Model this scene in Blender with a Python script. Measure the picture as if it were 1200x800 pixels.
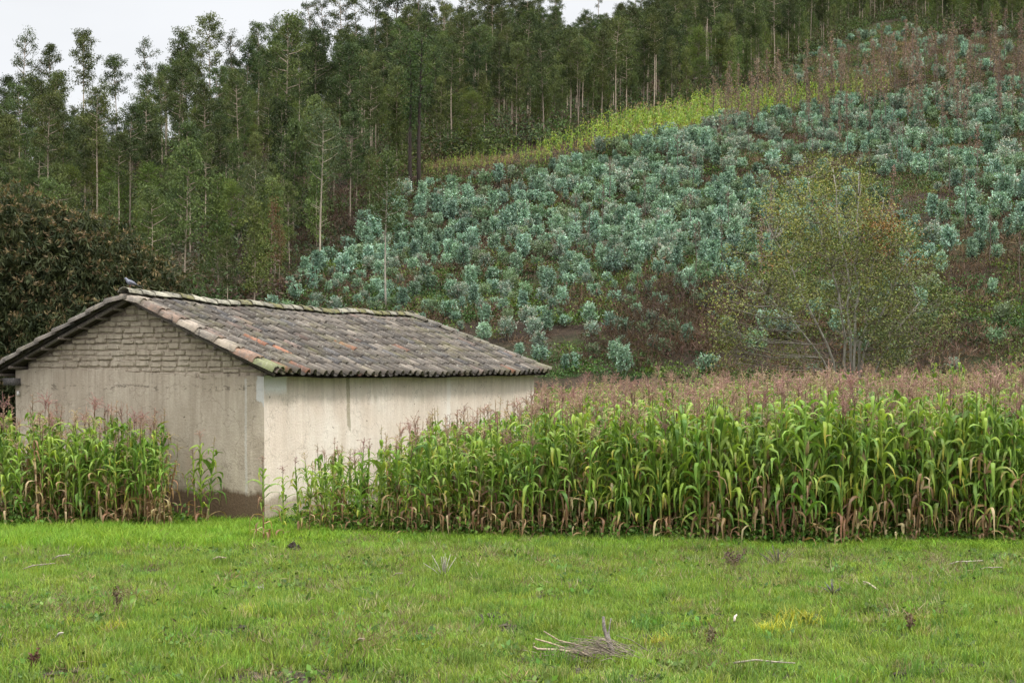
import bpy, math, random
import numpy as np
from mathutils import noise as mnoise, Vector
R = math.radians
scene = bpy.context.scene
for o in list(bpy.data.objects): bpy.data.objects.remove(o)
col = scene.collection

# ------------------------------------------------------------------ camera, sky, sun, exposure
F = 1200*50/36; EYE = 2.6; HZ = 432.0
cd = bpy.data.cameras.new('camera'); cam = bpy.data.objects.new('camera', cd); col.objects.link(cam)
cd.sensor_width = 36; cd.lens = 50; cd.shift_y = (HZ-400)/1200
cam.location = (0, 0, EYE); cam.rotation_euler = (R(90), 0, 0)
cd.clip_start = 0.1; cd.clip_end = 4000
scene.camera = cam
SUN_EL, SUN_AZ = 52, 128
W = bpy.data.worlds.new('World'); scene.world = W; W.use_nodes = True
nt = W.node_tree; N = nt.nodes; L = nt.links; N.clear()
wo = N.new('ShaderNodeOutputWorld'); bg = N.new('ShaderNodeBackground'); bg.inputs[1].default_value = 0.1
sky = N.new('ShaderNodeTexSky'); sky.sky_type = 'NISHITA'; sky.sun_disc = False
sky.sun_elevation = R(SUN_EL); sky.sun_rotation = R(SUN_AZ)
tc = N.new('ShaderNodeTexCoord'); sx = N.new('ShaderNodeSeparateXYZ'); L.new(tc.outputs['Generated'], sx.inputs[0])
mr = N.new('ShaderNodeMapRange'); L.new(sx.outputs['Z'], mr.inputs[0])
mr.inputs[1].default_value = 0.28; mr.inputs[2].default_value = 1.0; mr.inputs[3].default_value = 5.95; mr.inputs[4].default_value = 31
nz = N.new('ShaderNodeTexNoise'); nz.inputs['Scale'].default_value = 2.2; nz.inputs['Detail'].default_value = 5; nz.inputs['Roughness'].default_value = .5
mpn = N.new('ShaderNodeMapping'); mpn.inputs['Scale'].default_value = (1, 1, 2.6); L.new(tc.outputs['Generated'], mpn.inputs[0]); L.new(mpn.outputs[0], nz.inputs[0])
m2 = N.new('ShaderNodeMapRange'); L.new(nz.outputs[0], m2.inputs[0]); m2.inputs[1].default_value = .3; m2.inputs[2].default_value = .7; m2.inputs[3].default_value = .86; m2.inputs[4].default_value = 1.05
mu = N.new('ShaderNodeMath'); mu.operation = 'MULTIPLY'; L.new(mr.outputs[0], mu.inputs[0]); L.new(m2.outputs[0], mu.inputs[1])
cc = N.new('ShaderNodeVectorMath'); cc.operation = 'SCALE'; cc.inputs[0].default_value = (.985, .995, 1.01); L.new(mu.outputs[0], cc.inputs['Scale'])
mx = N.new('ShaderNodeMix'); mx.data_type = 'RGBA'; mx.inputs[0].default_value = 0.93
L.new(sky.outputs[0], mx.inputs[6]); L.new(cc.outputs[0], mx.inputs[7]); L.new(mx.outputs[2], bg.inputs[0]); L.new(bg.outputs[0], wo.inputs[0])
sd = bpy.data.lights.new('sun', 'SUN'); sun = bpy.data.objects.new('sun', sd); col.objects.link(sun)
sd.energy = 1.5; sd.angle = R(10); sd.color = (1, .96, .9)
sv = Vector((math.sin(R(SUN_AZ))*math.cos(R(SUN_EL)), math.cos(R(SUN_AZ))*math.cos(R(SUN_EL)), math.sin(R(SUN_EL))))
sun.rotation_euler = sv.to_track_quat('Z', 'Y').to_euler()
vs = scene.view_settings; vs.view_transform = 'Standard'; vs.look = 'None'; vs.gamma = 1; vs.exposure = 0.72; vs.use_curve_mapping = False
scene.render.engine = 'CYCLES'; cy = scene.cycles
cy.max_bounces = 5; cy.diffuse_bounces = 2; cy.transmission_bounces = 3; cy.use_denoising = True; cy.use_adaptive_sampling = True; cy.adaptive_threshold = .02

# ------------------------------------------------------------------ helpers
rng = np.random.default_rng(7)
def tag(o, label=None, cat=None, group=None, kind=None):
    for k, v in (('label', label), ('category', cat), ('group', group), ('kind', kind)):
        if v: o[k] = v
    return o
def empty(name, loc=(0, 0, 0), rz=0.0):
    o = bpy.data.objects.new(name, None); col.objects.link(o); o.location = loc; o.rotation_euler = (0, 0, rz); o.empty_display_size = .2; return o
def proj(x, y, z): return 600+F*x/y, HZ-F*(z-EYE)/y
def at(px, py, y): return np.array([(px-600)/F*y, y, EYE+(HZ-py)/F*y])
class MB:
    """collects vertices, quads and triangles with a colour per vertex"""
    def __init__(s): s.v = []; s.c = []; s.q = []; s.t = []; s.n = 0
    def add(s, V, Q=None, T=None, c=(.5, .5, .5)):
        V = np.asarray(V, float).reshape(-1, 3); c = np.asarray(c, float)
        if c.ndim == 1: c = np.tile(c, (len(V), 1))
        if Q is not None and len(Q): s.q.append(np.asarray(Q, int).reshape(-1, 4)+s.n)
        if T is not None and len(T): s.t.append(np.asarray(T, int).reshape(-1, 3)+s.n)
        s.v.append(V); s.c.append(c); s.n += len(V); return s
    def mesh(s, name, mat, smooth=False):
        me = bpy.data.meshes.new(name); V = np.concatenate(s.v); C = np.concatenate(s.c)
        q = np.concatenate(s.q) if s.q else np.zeros((0, 4), int); t = np.concatenate(s.t) if s.t else np.zeros((0, 3), int)
        me.vertices.add(len(V)); me.vertices.foreach_set('co', V.ravel())
        li = np.concatenate([q.ravel(), t.ravel()]); me.loops.add(len(li)); me.loops.foreach_set('vertex_index', li)
        tot = np.concatenate([np.full(len(q), 4), np.full(len(t), 3)]); st = np.concatenate([[0], np.cumsum(tot)[:-1]])
        me.polygons.add(len(tot)); me.polygons.foreach_set('loop_start', st.astype(int)); me.polygons.foreach_set('loop_total', tot.astype(int))
        if smooth: me.polygons.foreach_set('use_smooth', np.ones(len(tot), bool))
        a = me.color_attributes.new('col', 'FLOAT_COLOR', 'POINT'); a.data.foreach_set('color', np.concatenate([C, np.ones((len(C), 1))], 1).ravel())
        me.update(); me.validate(); me.materials.append(mat); return me
    def build(s, name, mat, parent=None, smooth=False):
        o = bpy.data.objects.new(name, s.mesh(name, mat, smooth)); col.objects.link(o); o.parent = parent; return o
    def tube(s, P, r, n=6, c=(.3, .25, .2), cap=True):
        P = np.asarray(P, float); k = len(P); r = np.broadcast_to(np.asarray(r, float), (k,))
        d = np.gradient(P, axis=0); d /= np.linalg.norm(d, axis=1, keepdims=True)+1e-9
        up = np.array([0, 0, 1.]) if abs(d[0][2]) < .9 else np.array([1., 0, 0])
        a = np.cross(d, up); a /= np.linalg.norm(a, axis=1, keepdims=True)+1e-9; b = np.cross(d, a)
        th = np.arange(n)/n*2*np.pi
        V = P[:, None]+r[:, None, None]*(np.cos(th)[None, :, None]*a[:, None]+np.sin(th)[None, :, None]*b[:, None])
        i, j = np.meshgrid(np.arange(k-1), np.arange(n), indexing='ij'); j2 = (j+1) % n
        Q = np.stack([i*n+j, i*n+j2, (i+1)*n+j2, (i+1)*n+j], -1).reshape(-1, 4)
        V = V.reshape(-1, 3); T = None
        if cap:
            V = np.concatenate([V, P[:1], P[-1:]]); m = k*n
            T = [(m, (q+1) % n, q) for q in range(n)]+[(m+1, (k-1)*n+q, (k-1)*n+(q+1) % n) for q in range(n)]
        c = np.asarray(c, float)
        if c.ndim == 2: c = np.concatenate([np.repeat(c, n, 0)]+([c[:1], c[-1:]] if cap else []))
        return s.add(V, Q, T, c)
    def leaves(s, C, D, ln, wd, c, fold=.15):
        """diamond leaves: base points C, directions D"""
        C = np.asarray(C, float); n = len(C); D = D/(np.linalg.norm(D, axis=1, keepdims=True)+1e-9)
        rv = rng.normal(size=(n, 3)); S = np.cross(D, rv); S /= np.linalg.norm(S, axis=1, keepdims=True)+1e-9; U = np.cross(D, S)
        ln = np.broadcast_to(ln, (n,))[:, None]; wd = np.broadcast_to(wd, (n,))[:, None]
        m = C+D*ln*.45+U*wd*fold
        V = np.stack([C, m+S*wd*.5, C+D*ln-U*wd*fold, m-S*wd*.5], 1).reshape(-1, 3)
        return s.add(V, np.arange(4*n).reshape(-1, 4), None, np.repeat(np.broadcast_to(c, (n, 3)), 4, 0))
    def box(s, lo, hi, c, jit=0):
        lo = np.array(lo, float); hi = np.array(hi, float)
        V = np.array([[(lo, hi)[i][0], (lo, hi)[j][1], (lo, hi)[k][2]] for i in (0, 1) for j in (0, 1) for k in (0, 1)])
        if jit: V = V+rng.normal(0, jit, V.shape)
        return s.add(V, [(0, 1, 3, 2), (4, 6, 7, 5), (0, 4, 5, 1), (2, 3, 7, 6), (0, 2, 6, 4), (1, 5, 7, 3)], None, c)
def vary(c, n, amt=.18, hue=.05):
    c = np.asarray(c, float); k = rng.normal(1, amt, (n, 1)).clip(.4, 1.7); return (c*k*rng.normal(1, hue, (n, 3))).clip(0.003, .95)

def mat_new(name):
    m = bpy.data.materials.new(name); m.use_nodes = True; n = m.node_tree; n.nodes.clear(); return m, n.nodes, n.links
def nn(N, t, **k):
    o = N.new(t)
    for a, b in k.items(): setattr(o, a, b)
    return o
def mixc(N, L, f, a, b, mode='MIX'):
    m = N.new('ShaderNodeMix'); m.data_type = 'RGBA'; m.blend_type = mode
    for i, x in ((0, f), (6, a), (7, b)):
        if hasattr(x, 'links') or isinstance(x, bpy.types.NodeSocket): L.new(x, m.inputs[i])
        elif i and not np.isscalar(x): m.inputs[i].default_value = (*x, 1) if len(x) == 3 else x
        else: m.inputs[i].default_value = x
    return m.outputs[2]
def noise_(N, L, vec, scale, detail=4, rough=.55, lo=.35, hi=.65, ):
    n = N.new('ShaderNodeTexNoise'); n.inputs['Scale'].default_value = scale; n.inputs['Detail'].default_value = detail; n.inputs['Roughness'].default_value = rough
    L.new(vec, n.inputs[0]); r = N.new('ShaderNodeMapRange'); L.new(n.outputs[0], r.inputs[0]); r.inputs[1].default_value = lo; r.inputs[2].default_value = hi; return r.outputs[0]
def mapping(N, L, vec, sc=(1, 1, 1), loc=(0, 0, 0)):
    m = N.new('ShaderNodeMapping'); m.inputs['Scale'].default_value = sc; m.inputs['Location'].default_value = loc; L.new(vec, m.inputs[0]); return m.outputs[0]
def out_bsdf(N, L, colr, rough=.8, bump=None, spec=.3):
    b = N.new('ShaderNodeBsdfPrincipled'); b.inputs['Roughness'].default_value = rough; b.inputs['Specular IOR Level'].default_value = spec
    if isinstance(colr, bpy.types.NodeSocket): L.new(colr, b.inputs[0])
    else: b.inputs[0].default_value = (*colr, 1)
    if bump: L.new(bump, b.inputs['Normal'])
    o = N.new('ShaderNodeOutputMaterial'); L.new(b.outputs[0], o.inputs[0]); return b
def bump_(N, L, h, strength=.5, dist=.02):
    b = N.new('ShaderNodeBump'); b.inputs['Strength'].default_value = strength; b.inputs['Distance'].default_value = dist; L.new(h, b.inputs['Height']); return b.outputs[0]
def foliage_mat(name, rough=.55, trans=.3, objvar=.22, spec=.3, huev=.03, tint=(1, 1, 1)):
    """leaf material: colour attribute, every plant a little lighter, darker, yellower"""
    m, N, L = mat_new(name)
    a = nn(N, 'ShaderNodeVertexColor', layer_name='col'); oi = N.new('ShaderNodeObjectInfo')
    h = N.new('ShaderNodeHueSaturation'); L.new(a.outputs[0], h.inputs['Color'])
    r1 = N.new('ShaderNodeMapRange'); L.new(oi.outputs['Random'], r1.inputs[0]); r1.inputs[3].default_value = 1-objvar; r1.inputs[4].default_value = 1+objvar; L.new(r1.outputs[0], h.inputs['Value'])
    w = N.new('ShaderNodeMath'); w.operation = 'MULTIPLY'; w.inputs[1].default_value = 17.3; L.new(oi.outputs['Random'], w.inputs[0])
    f = N.new('ShaderNodeMath'); f.operation = 'FRACT'; L.new(w.outputs[0], f.inputs[0])
    r2 = N.new('ShaderNodeMapRange'); L.new(f.outputs[0], r2.inputs[0]); r2.inputs[3].default_value = .5-huev; r2.inputs[4].default_value = .5+huev; L.new(r2.outputs[0], h.inputs['Hue'])
    c = mixc(N, L, 1.0, h.outputs[0], tint, 'MULTIPLY')
    b = N.new('ShaderNodeBsdfPrincipled'); b.inputs['Roughness'].default_value = rough; b.inputs['Specular IOR Level'].default_value = spec; L.new(c, b.inputs[0])
    t = N.new('ShaderNodeBsdfTranslucent'); tcol = mixc(N, L, 1.0, c, (1.2, 1.25, .7), 'MULTIPLY'); L.new(tcol, t.inputs[0])
    s = N.new('ShaderNodeMixShader'); s.inputs[0].default_value = trans; L.new(b.outputs[0], s.inputs[1]); L.new(t.outputs[0], s.inputs[2])
    o = N.new('ShaderNodeOutputMaterial'); L.new(s.outputs[0], o.inputs[0]); return m
def bark_mat(name):
    m, N, L = mat_new(name); a = nn(N, 'ShaderNodeVertexColor', layer_name='col'); t = N.new('ShaderNodeTexCoord')
    n = noise_(N, L, mapping(N, L, t.outputs['Object'], (6, 6, 1.2)), 2, 5)
    out_bsdf(N, L, mixc(N, L, n, mixc(N, L, 1, a.outputs[0], (.6, .58, .55), 'MULTIPLY'), mixc(N, L, 1, a.outputs[0], (1.25, 1.25, 1.25), 'MULTIPLY')), .85, bump_(N, L, n, .5, .02)); return m
def attr_mat(name, rough=.85, lo=.75, hi=1.2, sc=30, spec=.2, bs=.3, bd=.005):
    m, N, L = mat_new(name); a = nn(N, 'ShaderNodeVertexColor', layer_name='col'); t = N.new('ShaderNodeTexCoord'); n = noise_(N, L, t.outputs['Object'], sc, 5)
    out_bsdf(N, L, mixc(N, L, n, mixc(N, L, 1, a.outputs[0], (lo,)*3, 'MULTIPLY'), mixc(N, L, 1, a.outputs[0], (hi,)*3, 'MULTIPLY')), rough, bump_(N, L, n, bs, bd), spec); return m
M_euc = foliage_mat('eucalyptus_leaf', .6, .22, .34, .12, .026)
M_sap = foliage_mat('juvenile_leaf', .55, .12, .34, .22, .03)
M_corn = foliage_mat('corn_leaf', .48, .35, .18, .32, .015)
M_grass = foliage_mat('grass_blade', .55, .35, .26, .16, .024)
M_dry = foliage_mat('dry_foliage', .8, .25, .25, .1, .02)
M_bark = bark_mat('bark'); M_stalk = attr_mat('stalk', .6)
M_wood = attr_mat('old_wood', .9, .6, 1.3, 40)

# ------------------------------------------------------------------ terrain
RU = [-.40, -.30, -.22, -.12, -.05, .024, .12, .4]; RY = [188, 188, 200, 232, 290, 352, 430, 440]
def vn(x, y, s, seed=0.0):
    """smooth value noise, vectorised"""
    x = np.asarray(x, float)*s+seed*17.13+300; y = np.asarray(y, float)*s+seed*9.7+300
    xi = np.floor(x).astype(int); yi = np.floor(y).astype(int); fx = x-xi; fy = y-yi; fx = fx*fx*(3-2*fx); fy = fy*fy*(3-2*fy)
    def hsh(a, b):
        n = (a*374761393+b*668265263) & 0x7fffffff; n = ((n ^ (n >> 13))*1274126177) & 0x7fffffff; return ((n ^ (n >> 16)) & 0xffff)/65535.0
    return (hsh(xi, yi)*(1-fx)+hsh(xi+1, yi)*fx)*(1-fy)+(hsh(xi, yi+1)*(1-fx)+hsh(xi+1, yi+1)*fx)*fy
def hgt(x, y):
    x = np.asarray(x, float); y = np.asarray(y, float)
    s = .28*(y-60)+.12*(x+8)
    s = np.where(s > 0, s, 0)+np.log1p(np.exp(-np.abs(s)/1.2))*1.2-.0
    s = np.where(y < 42, s*np.clip((y-30)/12, 0, 1), s)
    k = np.clip((y-58)/60, 0, 1)
    s = s+k*((vn(x, y, .03)-.5)*4.5+(vn(x, y, .11, 1)-.5)*1.3+(vn(x, y, .45, 2)-.5)*.35)
    u = x/np.maximum(y, 1); ry = np.interp(u, RU, RY); d = y-ry
    s = s-np.where(d > 0, d*d/(d+25)*.62, 0)
    b = np.clip((30-y)/6, 0, 1)*(y > 0)
    s = s+b*((vn(x, y, .5, 5)-.5)*.10+(vn(x, y, 2.3, 6)-.5)*.05)*np.clip((22.5-y)/3+.2, .2, 1)
    s = s+np.clip((y-60)/60, 0, 1)*0
    return np.where(y > 700, np.maximum(s, -60), s)
def hit(px, py):
    ys = np.concatenate([np.arange(8, 60, .1), np.arange(60, 450, .5)]); p = np.array([((px-600)/F*y, y, EYE+(HZ-py)/F*y) for y in ys])
    below = p[:, 2] <= hgt(p[:, 0], p[:, 1]); i = int(np.argmax(below)) if below.any() else len(ys)-1
    return np.array([p[i, 0], p[i, 1], float(hgt(p[i, 0], p[i, 1]))])
def inpoly(px, py, poly):
    px = np.asarray(px); py = np.asarray(py); ins = np.zeros(px.shape, bool); n = len(poly)
    for i in range(n):
        x0, y0 = poly[i]; x1, y1 = poly[(i+1) % n]
        c = ((y0 > py) != (y1 > py)) & (px < (x1-x0)*(py-y0)/((y1-y0) or 1e-9)+x0); ins ^= c
    return ins
SAP = [(300, 372), (345, 335), (420, 270), (500, 207), (620, 194), (720, 176), (850, 148), (950, 128), (1040, 118), (1230, 95), (1230, 445), (560, 445), (480, 400)]
STRIP = [(498, 195), (560, 187), (620, 181), (700, 160), (820, 129), (890, 116), (1040, 101), (1045, 118), (950, 131), (850, 152), (720, 182), (620, 199), (500, 210)]
CLEAR = [(880, 112), (940, 72), (1000, 46), (1060, 25), (1085, 45), (1100, 70), (1200, 60), (1230, 100), (1040, 103), (890, 117)]

def terrain():
    ys = np.concatenate([np.arange(4, 24, .16), np.arange(24, 60, .5), np.arange(60, 240, 1.6), np.arange(240, 480, 5), np.array([500, 560, 640, 760, 950, 1300, 2000, 3200])])
    us = np.concatenate([[-3.5, -2, -1.2, -.8, -.6], np.linspace(-.48, .48, 190), [.6, .8, 1.2, 2, 3.5]])
    Y, U = np.meshgrid(ys, us, indexing='ij'); X = U*np.maximum(Y, 12); Z = hgt(X, Y); Z = np.where(Y > 900, -60, Z)
    Vv = np.stack([X, Y, Z], -1).reshape(-1, 3); a, b = len(ys), len(us)
    i, j = np.meshgrid(np.arange(a-1), np.arange(b-1), indexing='ij'); Q = np.stack([i*b+j, i*b+j+1, (i+1)*b+j+1, (i+1)*b+j], -1).reshape(-1, 4)
    m, N, L = mat_new('ground'); g = N.new('ShaderNodeNewGeometry'); P = g.outputs['Position']; s = N.new('ShaderNodeSeparateXYZ'); L.new(P, s.inputs[0])
    n1 = noise_(N, L, P, 1.6, 6, .6, .4, .62); n2 = noise_(N, L, P, 14, 5, .6)
    near = mixc(N, L, n1, (.045, .062, .018), (.048, .040, .024)); near = mixc(N, L, n2, mixc(N, L, 1, near, (.6, .6, .6), 'MULTIPLY'), near)
    h1 = noise_(N, L, P, .12, 7, .65, .44, .58); h2 = noise_(N, L, P, .55, 7, .7, .42, .6); h3 = noise_(N, L, P, 3, 6, .7)
    far = mixc(N, L, h1, (.034, .025, .017), (.034, .052, .013)); far = mixc(N, L, h2, far, (.060, .042, .028)); far = mixc(N, L, h3, mixc(N, L, 1, far, (.5, .5, .5), 'MULTIPLY'), far)
    f = N.new('ShaderNodeMapRange'); L.new(s.outputs['Y'], f.inputs[0]); f.inputs[1].default_value = 40; f.inputs[2].default_value = 55
    hh = noise_(N, L, P, 8, 6, .7, .2, .8)
    out_bsdf(N, L, mixc(N, L, f.outputs[0], near, far), .95, bump_(N, L, hh, 1, .06), .1)
    tag(MB().add(Vv, Q, None, (.1, .1, .1)).build('ground', m, None, True), 'brown and green earth of the meadow, field and hillside', None, None, 'structure')
terrain()

# ------------------------------------------------------------------ stuff: one object whose points carry instances
def stuff(name, label, variants, pts, rz=None, sc=None, tilt=None, scz=None):
    n = len(pts)
    if n == 0: return
    lib = bpy.data.collections.new(name+'_kinds')
    for i, me in enumerate(variants):
        o = bpy.data.objects.new('%s_kind_%02d' % (name, i), me); lib.objects.link(o)
    me = bpy.data.meshes.new(name); me.vertices.add(n); me.vertices.foreach_set('co', np.asarray(pts, float).ravel())
    rz = rng.uniform(0, 6.283, n) if rz is None else rz; sc = np.ones(n) if sc is None else sc; scz = sc if scz is None else scz
    a = me.attributes.new('rot', 'FLOAT_VECTOR', 'POINT'); tl = rng.normal(0, tilt or 0.0001, (n, 2)); a.data.foreach_set('vector', np.stack([tl[:, 0], tl[:, 1], rz], 1).ravel())
    a = me.attributes.new('scl', 'FLOAT_VECTOR', 'POINT'); a.data.foreach_set('vector', np.stack([sc, sc, scz], 1).ravel())
    a = me.attributes.new('idx', 'INT', 'POINT'); a.data.foreach_set('value', rng.integers(0, len(variants), n).astype(np.int32))
    o = bpy.data.objects.new(name, me); col.objects.link(o); tag(o, label, None, None, 'stuff')
    g = bpy.data.node_groups.new(name, 'GeometryNodeTree'); g.interface.new_socket('Geometry', in_out='INPUT', socket_type='NodeSocketGeometry'); g.interface.new_socket('Geometry', in_out='OUTPUT', socket_type='NodeSocketGeometry')
    gi = g.nodes.new('NodeGroupInput'); go = g.nodes.new('NodeGroupOutput'); ip = g.nodes.new('GeometryNodeInstanceOnPoints'); ci = g.nodes.new('GeometryNodeCollectionInfo')
    ci.inputs[0].default_value = lib; ci.inputs['Separate Children'].default_value = True; ci.inputs['Reset Children'].default_value = True
    def na(nm, ty):
        q = g.nodes.new('GeometryNodeInputNamedAttribute'); q.data_type = ty; q.inputs[0].default_value = nm; return q.outputs[0]
    m2p = g.nodes.new('GeometryNodeMeshToPoints'); g.links.new(gi.outputs[0], m2p.inputs[0])
    g.links.new(m2p.outputs[0], ip.inputs['Points']); g.links.new(ci.outputs[0], ip.inputs['Instance']); ip.inputs['Pick Instance'].default_value = True
    g.links.new(na('idx', 'INT'), ip.inputs['Instance Index']); e = g.nodes.new('FunctionNodeEulerToRotation'); g.links.new(na('rot', 'FLOAT_VECTOR'), e.inputs[0]); g.links.new(e.outputs[0], ip.inputs['Rotation'])
    g.links.new(na('scl', 'FLOAT_VECTOR'), ip.inputs['Scale']); g.links.new(ip.outputs[0], go.inputs[0])
    o.modifiers.new('scatter', 'NODES').node_group = g; return o

def joined(parts, mat_slots):
    """one mesh out of several (MB, material) pairs, used as a stuff variant"""
    me = bpy.data.meshes.new('variant'); bmv = []; base = 0; V = []; C = []; Qs = []; Ts = []; mq = []; mt = []
    for k, mb in enumerate(parts):
        V += mb.v; C += mb.c
        for q in mb.q: Qs.append(q+base); mq.append(np.full(len(q), k))
        for t in mb.t: Ts.append(t+base); mt.append(np.full(len(t), k))
        base += mb.n
    tmp = MB(); tmp.v = V; tmp.c = C; tmp.q = Qs; tmp.t = Ts; tmp.n = base
    me = tmp.mesh('variant', mat_slots[0])
    for m in mat_slots[1:]: me.materials.append(m)
    mi = np.concatenate(mq+mt)
    if len(mi) == len(me.polygons): me.polygons.foreach_set('material_index', mi.astype(np.int32))
    return me
def copy_tree(root):
    c = root.copy(); col.objects.link(c)
    for ch in list(root.children):
        d = ch.copy(); col.objects.link(d); d.parent = c
    return c
ORD = ['', 'second', 'third', 'fourth', 'fifth', 'sixth', 'seventh', 'eighth', 'ninth', 'tenth', 'eleventh', 'twelfth', 'thirteenth', 'fourteenth', 'fifteenth', 'sixteenth', 'seventeenth', 'eighteenth', 'nineteenth', 'twentieth']
CNT = ['', 'one', 'two', 'three', 'four', 'five', 'six', 'seven', 'eight', 'nine', 'ten', 'eleven', 'twelve', 'thirteen', 'fourteen', 'fifteen', 'sixteen', 'seventeen', 'eighteen', 'nineteen', 'twenty']
def set_labels(items):
    """items: (object, what it looks like, where it stands, screen x, screen y). Equal ones are told apart by their order."""
    by = {}
    for o, look, where, px, py in items: by.setdefault((look, where), []).append((px, py, o))
    for (look, where), v in by.items():
        nb = -(-len(v)//11); v.sort(key=lambda t: -t[1]); bands = [v[i::1][:0] for i in range(nb)]; per = -(-len(v)//nb)
        for b in range(nb):
            w = v[b*per:(b+1)*per]; w.sort(key=lambda t: t[0]); n = len(w); bn = '' if nb == 1 else ('lower ', 'upper ')[b] if nb == 2 else ('lower ', 'middle ', 'upper ', 'topmost ', 'far ', 'farthest ')[min(b, 5)]
            for i, (px, py, o) in enumerate(w):
                q = '' if n == 1 else 'leftmost ' if i == 0 else 'rightmost ' if i == n-1 else ORD[i]+' from left, '
                t = '%s%s%s %s' % (q, bn, look, where); o['label'] = t
                if len(t.split()) > 15: print('LONG', t)

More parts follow.
